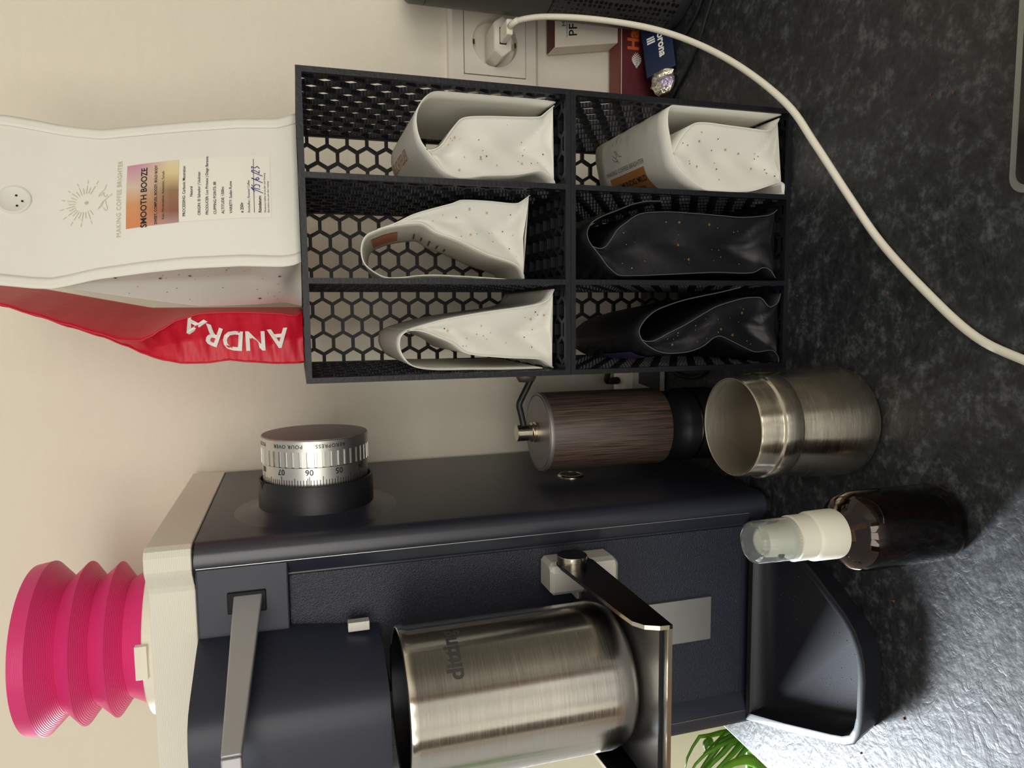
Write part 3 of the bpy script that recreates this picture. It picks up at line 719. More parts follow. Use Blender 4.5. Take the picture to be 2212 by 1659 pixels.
BAG_BACK = 0.5460
XLIM = {'A': (0.0792, 0.1308), 'B': (0.0219, 0.0750), 'C': (-0.0336, 0.0180), 'D': (0.0792, 0.1308), 'E': (0.0219, 0.0750), 'F': (-0.0336, 0.0180)}
def make_bag(key, label, white, deep=0.112, shear=0.0, flare=0.0, floor=0.0):
    Y0, C = BAGS[key]
    Fc = catmull([(x, z, 0) for x, z in C['F']], 46); Bc = catmull([(x, z, 0) for x, z in C['B']], 46); Tc = catmull([(x, z, 0) for x, z in C['T']], 46)
    deep = min(deep, BAG_BACK-Y0)
    xs = [p.x for p in Fc+Bc]; root = thing('coffee_bag', ((min(xs)+max(xs))/2, Y0+deep/2, floor), label, 'coffee bag', 'folded coffee bags in the organisers')
    sheet, ins = ('bag_white', 'bag_white_inside') if white else ('bag_black', 'bag_black')
    lo, hi = XLIM[key]
    FT = catmull([(x, z, 0) for x, z in C['F']+C['T'][1:]], 96)
    def place(x, z, d, fl=0.0):
        return (min(hi, max(lo, x-fl*math.sin(min(1,d/deep)*math.pi*0.5))), Y0+d, z-shear*(d/deep))
    def sheetfn(cv, fl=0.0):
        n = len(cv)
        return lambda u, v: place(cv[int(round(u*(n-1)))].x, cv[int(round(u*(n-1)))].y, v*deep, fl)
    MB().grid(sheetfn(FT, flare), 96, 9).build('front_sheet', sheet, root, smooth=True, solid=0.0007)
    MB().grid(sheetfn(Bc), 46, 9).build('back_sheet', sheet, root, smooth=True, solid=0.0007)
    # side gusset, tucked in along its middle, with the triangular fold at the foot
    def gus(u, v):
        i = int(round(u*45)); a = Fc[i]; b = Bc[i]; p = a.lerp(b, v)
        m = 1-abs(2*v-1)
        wid = (b-a).length
        d = 0.0020 + min(0.013, 0.24*wid)*m*(0.60+0.40*math.sin(u*5.0+1.0))
        if u < 0.24:                                  # triangular fold above the foot
            q = u/0.24
            d -= 0.0075*m*(1-q) if m > q else 0.0
        d += 0.0014*math.sin(11*u+5*v+len(label))*m + 0.0007*math.sin(23*u-9*v)*m
        return (p.x, Y0+max(0.0008, d), p.y)
    g = MB().grid(gus, 46, 17).build('side_gusset', ins if white else sheet, root, smooth=True, auto=60)
    MB().grid(lambda u, v: place(Fc[0].lerp(Bc[0], u).x, Fc[0].lerp(Bc[0], u).y+0.0002, 0.002+v*(deep-0.004)), 10, 4).build('bag_floor', sheet, root, smooth=True)
    # printed stars on the gusset
    st = MB(); dots = MB()
    for k in range(22):
        u = random.uniform(0.10, 0.86); v = random.uniform(0.12, 0.88)
        i = int(u*45); wid = (Bc[i]-Fc[i]).length
        if wid < 0.012: continue
        c = Vector(gus(i/45, v))
        big = k % 6 == 0
        tgt = st if (k % 2 == 0) else dots
        fn = lambda x, y, c=c: (c.x+x, c.y-0.0009-0.35*abs(x)*0, c.z+y)
        star(tgt, fn, 0, 0, 0.0013 if big else random.uniform(0.00025, 0.0005), 8 if big else 4, 0.2 if big else 0.8)
    st.build('printed_stars', 'print_gold', g, fix=False, kind='stuff')
    dots.build('printed_dots', 'print_black' if white else 'bag_edge_grey', g, fix=False, kind='stuff')
    if not white:   # cut foil edge, the light it catches painted in paler grey
        for cv in (FT, Bc):
            MB().tube([(p.x, Y0-0.0002, p.y) for p in cv], 0.00026, 5).build('cut_edge', 'bag_edge_grey', root)
    # lettering helper: text runs towards the front along the depth, up along the sheet
    def onsheet(cv, s0, yc, off):
        L = [0.0]
        for a, b in zip(cv, cv[1:]): L.append(L[-1]+(b-a).length)
        def fn(x, y):
            s = min(max(s0*L[-1]+y, 0), L[-1]-1e-6); i = 0
            while L[i+1] < s: i += 1
            q = (s-L[i])/(L[i+1]-L[i]); p = cv[i].lerp(cv[i+1], q)
            t = (cv[i+1]-cv[i]).normalized(); n = Vector((-t.y, t.x, 0))*off
            return place(p.x+n.x, p.y+n.y, yc-x-Y0, flare)
        return fn
    return root, FT, Bc, Tc, onsheet

def patch(mb, fn, x0, y0, x1, y1, nx=8, ny=8):
    mb.grid(lambda u, v: fn(x0+(x1-x0)*u, y0+(y1-y0)*v), nx, ny)

UF = OH+0.0002+PT
rA, Fa, Ba, Ta, osA = make_bag('A', 'white coffee bag with wide rolled top, upper organiser right compartment', True, floor=UF)
t = MB(); lettering(t, 'LEUCHTFEUER', 0.0100, osA(Fa, 0.484, 0.500, 0.0007), spacing=0.95); t.build('lettering', 'label_brown', rA, fix=False)
rB, Fb, Bb, Tb, osB = make_bag('B', 'white coffee bag with open folded loop, upper organiser middle compartment', True, deep=0.105, shear=0.0135, floor=0.1775)
f = osB(Fb, 0.44, 0.488, 0.0008); p_ = MB(); patch(p_, f, -0.026, -0.006, 0.026, 0.012, 8, 12); p_.build('label', 'label_orange', rB, fix=False)
f = osB(Fb, 0.30, 0.490, 0.0008); p_ = MB()
for k, L in enumerate((0.030, 0.022, 0.034, 0.026, 0.018)):
    patch(p_, f, -0.024, 0.012-k*0.0060, -0.024+L, 0.0132-k*0.0060, 8, 3)
p_.build('small_print', 'print_grey', rB, fix=False, kind='stuff')
rC, Fc_, Bc_, Tc_, osC = make_bag('C', 'white coffee bag folded to a narrow tip, upper organiser left compartment', True, floor=UF)
rD, Fd, Bd, Td, osD = make_bag('D', 'white coffee bag with brown label, lower organiser right compartment', True, floor=PT)
t = MB(); lettering(t, 'MAKING COFFEE BRIGHTER', 0.0046, osD(Fd, 0.492, 0.4785, 0.0007), spacing=1.05); t.build('lettering', 'print_grey', rD, fix=False)
t = MB(); f = osD(Fd, 0.545, 0.485, 0.0007)
for pts in ([(0.006,-0.002),(0.002,-0.0015),(-0.002,0.003),(-0.004,0.003),(-0.001,-0.0005),(-0.004,-0.002)],[(-0.008,0.001),(-0.003,-0.002),(0.001,-0.006)],[(-0.009,-0.001),(-0.005,-0.004),(-0.001,-0.004)],[(-0.006,0.007),(-0.007,0.010)],[(0.0,0.008),(0.0,0.011)],[(0.006,0.007),(0.008,0.010)]):
    for (x0, y0), (x1, y1) in zip(pts, pts[1:]):
        d = Vector((x1-x0, y1-y0)); d.normalize(); n = Vector((-d.y, d.x))*0.0002
        t.add([f(x0+n.x, y0+n.y), f(x0-n.x, y0-n.y), f(x1-n.x, y1-n.y), f(x1+n.x, y1+n.y)], [(0,1,2,3)])
t.build('printed_emblem', 'print_grey', rD, fix=False)
f = osD(Fd, 0.430, 0.4775, 0.0006); p_ = MB(); patch(p_, f, -0.027, -0.0125, 0.027, 0.0098, 8, 14); lb = p_.build('label', 'label_brown', rD, fix=False)
t = MB(); f = osD(Fd, 0.430, 0.4775, 0.0010); lettering(t, 'VOLLMUNDIG MILD', 0.0058, f, at=(0,0.0022), bold=0.00006); lettering(t, 'VOLLER KÖRPER', 0.0032, f, at=(0.006,-0.0035))
t.build('label_text', 'print_black', lb, fix=False)
rE, Fe, Be, Te, osE = make_bag('E', 'tall black coffee bag with gold stars, lower organiser middle compartment', False, deep=0.118, floor=PT)
rF, Ff, Bf, Tf, osF = make_bag('F', 'black coffee bag with grey violet label, lower organiser left compartment', False, deep=0.118, flare=0.008, floor=PT)
f = osF(Ff, 0.42, 0.470, 0.0008); p_ = MB(); patch(p_, f, -0.020, -0.032, 0.030, 0.004, 8, 12); lb = p_.build('label', 'label_grey', rF, fix=False)
f = osF(Ff, 0.42, 0.470, 0.0011); p_ = MB(); patch(p_, f, -0.020, 0.004, 0.030, 0.022, 8, 8); p_.build('label_band', 'label_violet', lb, fix=False)

# ------------------------------------------------------------------ white bag standing on the organiser
GZ = 2*OH+0.0003
GROWS = [(0.3159,-0.0001,0.0932,-0.0001,0.0,0.0747),(0.3208,-0.0024,0.0912,0.0012,0.0002,0.0745),(0.3271,-0.0031,0.0891,0.0024,0.0007,0.0740),(0.3481,-0.0015,0.0895,-0.0004,0.0037,0.0710),(0.3786,-0.0003,0.0896,-0.0040,0.0109,0.0638),(0.4004,-0.0001,0.0902,-0.0034,0.0176,0.0571),(0.4271,-0.0002,0.0917,-0.0025,0.0271,0.0476),(0.4433,-0.0015,0.0966,-0.0020,0.0336,0.0411),(0.4524,-0.0019,0.0997,-0.0020,0.0370,0.0378),(0.4620,-0.0014,0.1015,-0.0015,0.0370,0.0378),(0.4778,0.0004,0.1039,0.0004,0.0370,0.0378),(0.5150,0.0030,0.1060,0.0030,0.0380,0.0388)]
def grow(z, k):
    R_ = GROWS
    if z <= R_[0][0]: return R_[0][k]
    for a, b in zip(R_, R_[1:]):
        if z <= b[0]:
            t = (z-a[0])/(b[0]-a[0]); return a[k]+(b[k]-a[k])*t
    return R_[-1][k]
GW = Vector((0.9374, 0.3482)); GD = Vector((-0.3482, 0.9374)); GP = Vector((0.0335, 0.4300))
GZ0, GZ1 = 0.3163, 0.5150
def gpt(s, d, z):
    p = GP + GW*s + GD*d
    return (p.x, p.y, z)
def gfront(s, z, off=0.0):
    sl, sr = grow(z,1), grow(z,2); q = min(1, max(0, (s-sl)/(sr-sl)))
    h = (z-GZ0)/(GZ1-GZ0)
    bulge = 0.0050*math.sin(math.pi*q)*math.sin(math.pi*min(1, h*1.25+0.08)) if h < 0.74 else 0.0050*math.sin(math.pi*q)*0.1
    return gpt(s, grow(z,4)-bulge-off, z)
WB = thing('coffee_bag', (0.055, 0.48, GZ), 'large white coffee bag with printed label standing on the organiser', 'coffee bag')
def zz(v): return GZ0+(GZ1-GZ0)*v
MB().grid(lambda u, v: gfront(grow(zz(v),1)+(grow(zz(v),2)-grow(zz(v),1))*u, zz(v)), 25, 61).build('front_sheet', 'bag_white', WB, smooth=True, solid=0.0006)
MB().grid(lambda u, v: gpt(grow(zz(v),3)+(grow(zz(v),2)-grow(zz(v),3))*u, grow(zz(v),5), zz(v)), 25, 61).build('back_sheet', 'bag_white', WB, smooth=True, solid=0.0006)
for nm, kf, kb in (('side_gusset', 1, 3), ('side_gusset', 2, 2)):
    def gs(u, v, kf=kf, kb=kb):
        z = zz(v); a, b = grow(z,kf), grow(z,kb); d0, d1 = grow(z,4), grow(z,5)
        m = 1-abs(2*u-1); w_ = d1-d0
        tuck = 0.10*w_*m*min(1, max(0, (z-0.3275)/0.02)) + (0.020*max(0, (0.3275-z)/0.012))*m*0.45
        s = a+(b-a)*u + (tuck if kf == 1 else -tuck)
        return gpt(s, d0+w_*u, z)
    gg = MB().grid(gs, 13, 61).build(nm, 'bag_white_inside', WB, smooth=True, auto=50)
    if kf == 1:
        st = MB(); dots = MB()
        for k in range(30):
            u, v = random.uniform(0.12,0.88), random.uniform(0.05,0.52)
            c = Vector(gs(u, v)); tgt = st if k % 3 == 0 else dots
            star(tgt, lambda x, y, c=c: (c.x+GD.x*x-0.0007*GW.x, c.y+GD.y*x-0.0007*GW.y, c.z+y), 0, 0, 0.0016 if k % 6 == 0 else 0.0005, 8 if k % 6 == 0 else 4, 0.3 if k % 6 == 0 else 0.8)
        st.build('printed_stars', 'print_black', gg, fix=False, kind='stuff'); dots.build('printed_dots', 'print_gold', gg, fix=False, kind='stuff')
MB().add([gpt(0.001, 0.002, GZ0), gpt(0.092, 0.002, GZ0), gpt(0.092, 0.072, GZ0), gpt(0.001, 0.072, GZ0)], [(0,1,2,3)]).build('bag_floor', 'bag_white', WB, fix=False)
# pressed edge seams
for k, sg in ((1, -1), (2, 1)):
    m = MB()
    m.grid(lambda u, v, k=k, sg=sg: (lambda p: (p[0]+sg*GW.x*0.0022*(1-u)-GD.x*0.0004, p[1]+sg*GW.y*0.0022*(1-u)-GD.y*0.0010, p[2]))(gfront(grow(zz(v),k)-sg*0.0045*u, zz(v))), 4, 61)
    m.build('edge_seam', 'bag_white', WB, smooth=True, solid=0.0005)
LC = 0.0448
lb = MB(); lb.grid(lambda u, v: gfront(LC-0.0200+0.0400*u, 0.3318+0.0500*v, 0.00055), 16, 20); lab = lb.build('label', 'paper_white', WB, smooth=True, fix=False)
lb = MB(); lb.grid(lambda u, v: gfront(LC-0.0200+0.0400*u, 0.3820+0.0290*v, 0.00057), 16, 12); lb.build('label_header', 'label_gradient', WB, smooth=True, fix=False)
gf = lambda x, y: gfront(LC+x, y, 0.0008)
t = MB()
lettering(t, 'SMOOTH BOOZE', 0.0048, gf, at=(-0.0020, 0.4010), bold=0.00007)
lettering(t, 'SWEET, COMPLEX, BOOZY, BOLD BODY', 0.00205, gf, at=(-0.0010, 0.3945), bold=0.00003)
lettering(t, 'Kaki, Marshmallow, Amarettini, Tartufo', 0.0019, gf, at=(-0.002, 0.3905))
for i, (txt, z, al) in enumerate((('PROCESSING: Carbonic Maceration', 0.3790, 'LEFT'), ('Natural', 0.3750, 'C'), ('ORIGIN: El Salvador | Usulutan', 0.3708, 'LEFT'), ('PRODUCER: Los Pirineos | Diego Baraona', 0.3665, 'LEFT'), ('CUPPING POINTS: 88', 0.3622, 'LEFT'), ('ALTITUDE: 1500m', 0.3579, 'LEFT'), ('VARIETY: Sudan Rume', 0.3536, 'LEFT'))):
    lettering(t, txt, 0.00215, gf, 'LEFT' if al == 'LEFT' else 'CENTER', at=((-0.0170 if al == 'LEFT' else -0.002), z), bold=0.00002)
lettering(t, 'e 250g', 0.0023, gf, 'LEFT', at=(-0.0170, 0.3476), bold=0.00005)
lettering(t, 'Röstkaffee | Roasted Coffee', 0.0018, gf, 'LEFT', at=(-0.0170, 0.3438))
lettering(t, 'Röstdatum:', 0.0023, gf, 'LEFT', at=(-0.0170, 0.3378), bold=0.00005)
lettering(t, 'Mindestens haltbar bis ein Jahr nach Röstung', 0.0014, gf, 'LEFT', at=(-0.0170, 0.3350))
lettering(t, 'Best before one year after roasting', 0.0014, gf, 'LEFT', at=(-0.0170, 0.3332))
patch(t, gf, -0.0170, 0.3408, 0.0178, 0.3411, 12, 2)
t.build('label_text', 'print_black', lab, fix=False)
t = MB()
def stroke(pts, w=0.00022):
    for (x0, y0), (x1, y1) in zip(pts, pts[1:]):
        d = Vector((x1-x0, y1-y0)); d.normalize(); n = Vector((-d.y, d.x))*w
        t.add([gf(x0+n.x, y0+n.y), gf(x0-n.x, y0-n.y), gf(x1-n.x, y1-n.y), gf(x1+n.x, y1+n.y)], [(0,1,2,3)])
for x in (-0.0048, 0.0018, 0.0062):
    stroke([(x, 0.3360), (x+0.0030, 0.3422)])
stroke([(-0.0040,0.3405),(-0.0012,0.3425),(-0.0025,0.3375)]); stroke([(0.0006,0.3422),(-0.0008,0.3412),(0.0008,0.3398),(0.0002,0.3378),(-0.0012,0.3378)])
stroke([(0.0050,0.3420),(0.0036,0.3395),(0.0042,0.3378),(0.0054,0.3385),(0.0046,0.3398),(0.0036,0.3392)])
stroke([(0.0088,0.3415),(0.0102,0.3420),(0.0098,0.3400),(0.0080,0.3378),(0.0100,0.3378)]); stroke([(0.0112,0.3418),(0.0126,0.3420),(0.0116,0.3402),(0.0128,0.3388),(0.0112,0.3376)])
t.build('handwritten_date', 'print_blue', lab, fix=False)
t = MB()
lettering(t, 'MAKING COFFEE BRIGHTER', 0.0036, gf, at=(0.0, 0.4150), spacing=1.1)
for k in range(20):
    a = math.radians(-30+240*k/19)
    r0, r1 = 0.0058, 0.0098 if k % 2 else 0.0112
    def seg(ra, rb):
        d = Vector((math.cos(a), math.sin(a))); n = Vector((-d.y, d.x))*0.00016
        c = Vector((0.0005, 0.4345))
        q = [c+d*ra+n, c+d*ra-n, c+d*rb-n, c+d*rb+n]
        t.add([gf(p.x, p.y) for p in q], [(0,1,2,3)])
    seg(r0, r1)
    if k % 2 == 0: seg(r1+0.0012, r1+0.0035)
def line(pts, w=0.00014):
    for (x0, y0), (x1, y1) in zip(pts, pts[1:]):
        d = Vector((x1-x0, y1-y0)); d.normalize(); n = Vector((-d.y, d.x))*w
        t.add([gf(x0+n.x, y0+n.y), gf(x0-n.x, y0-n.y), gf(x1-n.x, y1-n.y), gf(x1+n.x, y1+n.y)], [(0,1,2,3)])
line([(0.0100,0.4225),(0.0072,0.4232),(0.0042,0.4262),(0.0030,0.4268),(0.0036,0.4250),(0.0050,0.4238),(0.0024,0.4236),(0.0020,0.4222),(0.0036,0.4218)])
line([(-0.0040,0.4262),(-0.0010,0.4245),(0.0012,0.4215),(0.0034,0.4188)]); line([(-0.0045,0.4240),(-0.0068,0.4225),(-0.0060,0.4215),(-0.0028,0.4222),(0.0000,0.4230)]); line([(-0.0040,0.4262),(-0.0050,0.4270),(-0.0035,0.4248),(-0.0010,0.4238)])
star(t, gf, 0.0005, 0.4338, 0.0011, 8, 0.9)
t.build('printed_emblem', 'print_pale_gold', WB, fix=False)
vl = MB()
def vfn(r, off):
    return [gfront(0.0510+r*math.cos(2*math.pi*k/32), 0.4735+r*math.sin(2*math.pi*k/32), off) for k in range(32)]
vl.loft([vfn(0.0092, 0.0003), vfn(0.0088, 0.0010), vfn(0.0078, 0.0012), vfn(0.0070, 0.0006), vfn(0.0005, 0.0006)], False, True)
vv = vl.build('degassing_valve', 'bag_white_inside', WB, smooth=True, auto=40)
t = MB()
for x, z in ((0.0535, 0.4722), (0.0500, 0.4690), (0.0470, 0.4715)): star(t, lambda a, b: gfront(a, b, 0.0009), x, z, 0.0007, 6, 0.9)
t.build('valve_holes', 'dark_gap', vv, fix=False)

# ------------------------------------------------------------------ red bag beside it
RROWS = [(0.3163,0.0031,-0.0275),(0.3201,0.0008,-0.0280),(0.3322,0.0023,-0.0279),(0.3503,0.0031,-0.0263),(0.3599,0.0031,-0.0250),(0.3722,0.0026,-0.0265),(0.3851,-0.0010,-0.0264),(0.3956,-0.0073,-0.0242),(0.3992,-0.0100,-0.0231),(0.4052,-0.0127,-0.0205),(0.4158,-0.0121,-0.0151),(0.4269,-0.0080,-0.0099),(0.4425,-0.0027,-0.0043),(0.4577,0.0028,0.0018),(0.4725,0.0081,0.0073),(0.5000,0.0160,0.0152)]
_k = 0.487/0.447
RROWS = [(RROWS[0][0], RROWS[0][1]*_k, RROWS[0][2]*_k)] + [(0.32+(z-0.32)*_k, a*_k, b*_k) for z, a, b in RROWS[1:]]
def rrow(z, k):
    for a, b in zip(RROWS, RROWS[1:]):
        if z <= b[0]:
            t = min(1, max(0, (z-a[0])/(b[0]-a[0]))); t = t*t*(3-2*t)*0.5+t*0.5
            return a[k]+(b[k]-a[k])*t
    return RROWS[-1][k]
RB = thing('coffee_bag', (-0.010, 0.520, GZ), 'glossy red coffee bag lettered ANDRA, left of the large white bag', 'coffee bag')
RZ0, RZ1 = 0.3163, 0.5150
def rz(v): return RZ0+(RZ1-RZ0)*v
def rback(z, right):   # rear edge of the bag, closing towards the top like the front
    t = min(1, max(0, (z-0.33)/0.10)); x = 0.0074+0.016*max(0, (z-0.42)/0.08)
    return x if right else -0.0270*(1-t)+(x-0.0012)*t
RYF, RYB = 0.4870, 0.5680
MB().grid(lambda u, v: (rrow(rz(v),1)+(rback(rz(v),True)-rrow(rz(v),1))*u**0.8, RYF+(RYB-RYF)*u, rz(v)), 21, 61).build('right_sheet', 'bag_red', RB, smooth=True, solid=0.0006)
MB().grid(lambda u, v: (rrow(rz(v),2)+(rback(rz(v),False)-rrow(rz(v),2))*u, RYF+0.012+(RYB-RYF-0.012)*u, rz(v)), 21, 61).build('left_sheet', 'bag_red', RB, smooth=True, solid=0.0006)
MB().grid(lambda u, v: (rback(rz(v),False)+(rback(rz(v),True)-rback(rz(v),False))*u, RYB+0.0, rz(v)), 9, 61).build('back_gusset', 'bag_red', RB, smooth=True)
def rg(u, v, off=0.0):
    z = rz(v); a, b = rrow(z,1), rrow(z,2); m = 1-abs(2*u-1); w_ = abs(b-a)
    tuck = 0.16*w_*m*(0.75+0.25*math.sin(40*z*9)) 
    return (a+(b-a)*u, RYF+0.0012+0.0115*u+tuck-off+0.0006*math.sin(z*800+u*5), z)
rgm = MB().grid(rg, 21, 81).build('side_gusset', 'bag_red', RB, smooth=True, auto=50)
MB().add([(0.002,RYF+0.002,RZ0),(0.005,RYB-0.002,RZ0),(-0.026,RYB-0.002,RZ0),(-0.027,RYF+0.014,RZ0)], [(0,1,2,3)]).build('bag_floor', 'bag_red', RB, fix=False)
MB().tube([(rrow(rz(k/60),1), RYF-0.0002, rz(k/60)) for k in range(61)], 0.0005, 6).build('edge_seam', 'bag_red', RB, smooth=True)
MB().tube([(rrow(rz(k/60),2)-0.0003, RYF+0.0118, rz(k/60)) for k in range(61)], 0.0005, 6).build('edge_seam', 'bag_red', RB, smooth=True)
t = MB()
def rsurf(x, z):
    a, b = rrow(z,1), rrow(z,2); u = min(1, max(0, (x-a)/(b-a) if abs(b-a) > 1e-6 else 0))
    return rg(u, (z-RZ0)/(RZ1-RZ0), 0.0006)
for ch, x, z, rot in (('A', -0.0131, 0.3320, 96), ('N', -0.0147, 0.3465, 90), ('D', -0.0142, 0.3602, 84), ('R', -0.0109, 0.3720, 68), ('A', -0.0038, 0.3830, 58)):
    lettering(t, ch, 0.0178, lambda px, pz: rsurf(px, pz), at=(x, z), rot=math.radians(rot), bold=0.0004)
t.build('lettering', 'print_white', rgm, fix=False)

# ------------------------------------------------------------------ wall socket, charger, cable
SX, SZ = 0.2354, 0.1464
WS = thing('wall_socket', (SX, WALL_Y, SZ), 'cream wall socket on the back wall beside the speaker', 'socket')
def sq_ring(h, k, n=64):
    a = 2*math.pi*k/n; c, s = math.cos(a), math.sin(a); q = h/max(abs(c), abs(s)); return (SX+q*c, SZ+q*s)
def square_loft(mb, h0, y0, h1, y1):
    r0 = [(sq_ring(h0,k)[0], y0, sq_ring(h0,k)[1]) for k in range(64)]; r1 = [(sq_ring(h1,k)[0], y1, sq_ring(h1,k)[1]) for k in range(64)]
    mb.loft([r0, r1], False, False)
m = MB(); square_loft(m, 0.0405, WALL_Y-0.0003, 0.0405, WALL_Y-0.0060); square_loft(m, 0.0405, WALL_Y-0.0060, 0.0375, WALL_Y-0.0090); square_loft(m, 0.0375, WALL_Y-0.0090, 0.0281, WALL_Y-0.0095); square_loft(m, 0.0281, WALL_Y-0.0095, 0.0281, WALL_Y-0.0070)
m.build('frame', 'socket_plastic', WS, fix=False)
m = MB(); square_loft(m, 0.0282, WALL_Y-0.0070, 0.0276, WALL_Y-0.0075); m.build('joint', 'socket_shadow_line', WS, fix=False)
m = MB()
ins = [[(sq_ring(0.0276,k)[0], WALL_Y-0.0065, sq_ring(0.0276,k)[1]) for k in range(64)], [(sq_ring(0.0274,k)[0], WALL_Y-0.0104, sq_ring(0.0274,k)[1]) for k in range(64)]]
for r, y in ((0.0203, WALL_Y-0.0104), (0.0200, WALL_Y-0.0098), (0.0198, WALL_Y-0.0012), (0.0002, WALL_Y-0.0010)):
    ins.append([(SX+r*math.cos(2*math.pi*k/64), y, SZ+r*math.sin(2*math.pi*k/64)) for k in range(64)])
m.loft(ins, False, False); m.build('insert', 'socket_plastic', WS, smooth=True, auto=30)
for sg in (1, -1):
    MB().box((SX-0.0022, WALL_Y-0.0085, SZ+sg*0.0186-0.0008), (SX+0.0022, WALL_Y-0.0030, SZ+sg*0.0186+0.0008)).build('earth_clip', 'steel_edge', WS)

UC = thing('usb_charger', (SX-0.003, 0.600, SZ), 'white usb charger plugged into the wall socket', 'charger')
cx = SX-0.0030
hexp = [(-0.0172,0.0),(-0.0115,-0.0075),(0.0115,-0.0075),(0.0172,0.0),(0.0115,0.0075),(-0.0115,0.0075)]
MB().loft([[(cx+x*s_, y, SZ+z*s_) for x, z in hexp] for y, s_ in ((WALL_Y-0.0030,0.96),(0.5960,1.0),(0.5930,0.97))]).build('body', 'white_plastic', UC, bevel=0.0012)
MB().loft([[(cx+x*0.93, y, SZ+z*0.93) for x, z in hexp] for y in (0.5931,0.5926)]).build('front_face', 'socket_plastic', UC)
MB().box((cx-0.0068, 0.5922, SZ-0.0030), (cx+0.0068, 0.5929, SZ+0.0030)).build('usb_port', 'dark_gap', UC)

CB = thing('charging_cable', (0.06, 0.34, 0), 'white charging cable looping from charger across the worktop', 'cable')
MB().box((cx-0.0062, 0.5720, SZ-0.0028), (cx+0.0062, 0.5925, SZ+0.0028)).build('usb_plug', 'cable_white', CB, bevel=0.0012)
MB().tube([(cx, 0.5725, SZ), (cx+0.0004, 0.5670, SZ-0.0008), (cx+0.0010, 0.5610, SZ-0.0030)], [0.0026,0.0025,0.0023], 14).build('strain_relief', 'cable_white', CB, smooth=True)
cpts = [(cx+0.0006,0.5660,SZ-0.0012),(0.2335,0.5590,0.1405),(0.2318,0.5450,0.1250),(0.2235,0.5200,0.0966),(0.2092,0.4900,0.0654),(0.1901,0.4600,0.0448),(0.1634,0.4250,0.0305),(0.1306,0.3900,0.0202),(0.1023,0.3700,0.0149),(0.0690,0.3495,0.0075),(0.0403,0.3292,0.0026),(0.0131,0.2996,0.0024),(-0.0112,0.2685,0.0024),(-0.0224,0.2417,0.0024),(-0.0330,0.2050,0.0024),(-0.0400,0.1650,0.0024)]
MB().tube(catmull(cpts, 110), 0.0022, 12).build('cord', 'cable_white', CB, smooth=True)

# ------------------------------------------------------------------ sweets by the wall
RBX = thing('chocolate_box', (0.235, 0.611, 0), 'dark red sweet box with orange lettering standing at the wall', 'box')
MB().box((0.1600, 0.5985, 0.0004), (0.3050, 0.6220, 0.0345)).build('carton', 'maroon_card', RBX, bevel=0.0006)
MB().box((0.1602, 0.6020, 0.0345), (0.3048, 0.6218, 0.0357)).build('lid_strip', 'maroon_light', RBX)
MB().box((0.1602, 0.5990, 0.0344), (0.3048, 0.5998, 0.0349)).build('lid_line', 'cream_card', RBX)
t = MB(); ff = lambda x, y: (x, 0.5980, y)
lettering(t, 'Hat', 0.0150, ff, 'LEFT', at=(0.2345, 0.0232), bold=0.0006); t.build('lettering', 'print_orange', RBX, fix=False)
t = MB()
for k in range(9):
    x = 0.2192+0.0014*k; hh = 0.0046*math.sin(math.pi*(k+0.7)/9.4)
    t.add([ff(x, 0.0205), ff(x+0.0009, 0.0205), ff(x+0.0026, 0.0205+hh), ff(x+0.0017, 0.0205+hh)], [(0,1,2,3)])
    t.add([ff(x, 0.0203), ff(x+0.0009, 0.0203), ff(x+0.0026, 0.0203-hh), ff(x+0.0017, 0.0203-hh)], [(3,2,1,0)])
t.build('leaf_emblem', 'print_white', RBX, fix=False)

WBX = thing('gift_box', (0.268, 0.613, 0.0357), 'small cream carton with maroon top, on the dark red box', 'box')
def wb(x, z): return 0.2415 - 0.0096*(z-0.0360)/0.060 + x
wv = []
for y in (0.6035, 0.6235):
    for z in (0.0360, 0.0960):
        wv += [(wb(0,z), y, z), (wb(0.060,z), y, z)]
MB().add(wv, [(0,1,3,2),(4,6,7,5),(0,2,6,4),(1,5,7,3),(0,4,5,1),(2,3,7,6)]).build('carton', 'cream_card', WBX, bevel=0.0008)
MB().box((wb(0.0008,0.096), 0.6042, 0.0958), (wb(0.0592,0.096), 0.6230, 0.0966)).build('lid', 'maroon_card', WBX)
t = MB(); ff = lambda x, y: (wb(x, y), 0.6031, y)
lettering(t, 'PFE', 0.0110, ff, 'LEFT', at=(0.0082, 0.0790), bold=0.0001); lettering(t, 'M', 0.0055, ff, 'LEFT', at=(0.0170, 0.0875)); patch(t, ff, 0.0080, 0.0848, 0.0300, 0.0852, 2, 2)
t.build('lettering', 'print_black', WBX, fix=False)

NB = thing('chocolate_bar', (0.23, 0.572, 0), 'navy wrapped chocolate bar with torn foil end before the red box', 'chocolate')
bl_ = Vector((0.2120, 0.5620, 0.0012)); U_ = Vector((0.0560, 0.0100, 0.0030)); V_ = Vector((-0.0080, 0.0150, 0.0200)); N_ = U_.cross(V_).normalized()
def nv(u, v, n): return bl_+U_*u+V_*v-N_*n
MB().loft([[nv(0,0,0),nv(0,1,0),nv(0,1,0.006),nv(0,0,0.006)], [nv(1,0,0),nv(1,1,0),nv(1,1,0.006),nv(1,0,0.006)]]).build('wrapper', 'navy_card', NB, bevel=0.0010)
t = MB(); nf = lambda x, y: tuple(nv(0.42-x/U_.length, 0.55-y/V_.length, -0.0004))
lettering(t, 'orona', 0.0088, nf, at=(0.0005, 0.0045), bold=0.0003); lettering(t, 'ill', 0.0095, nf, at=(-0.0065, -0.0045), bold=0.0003)
t.build('lettering', 'print_white', NB, fix=False)
m = MB(); rnd = random.Random(7)
rings = []
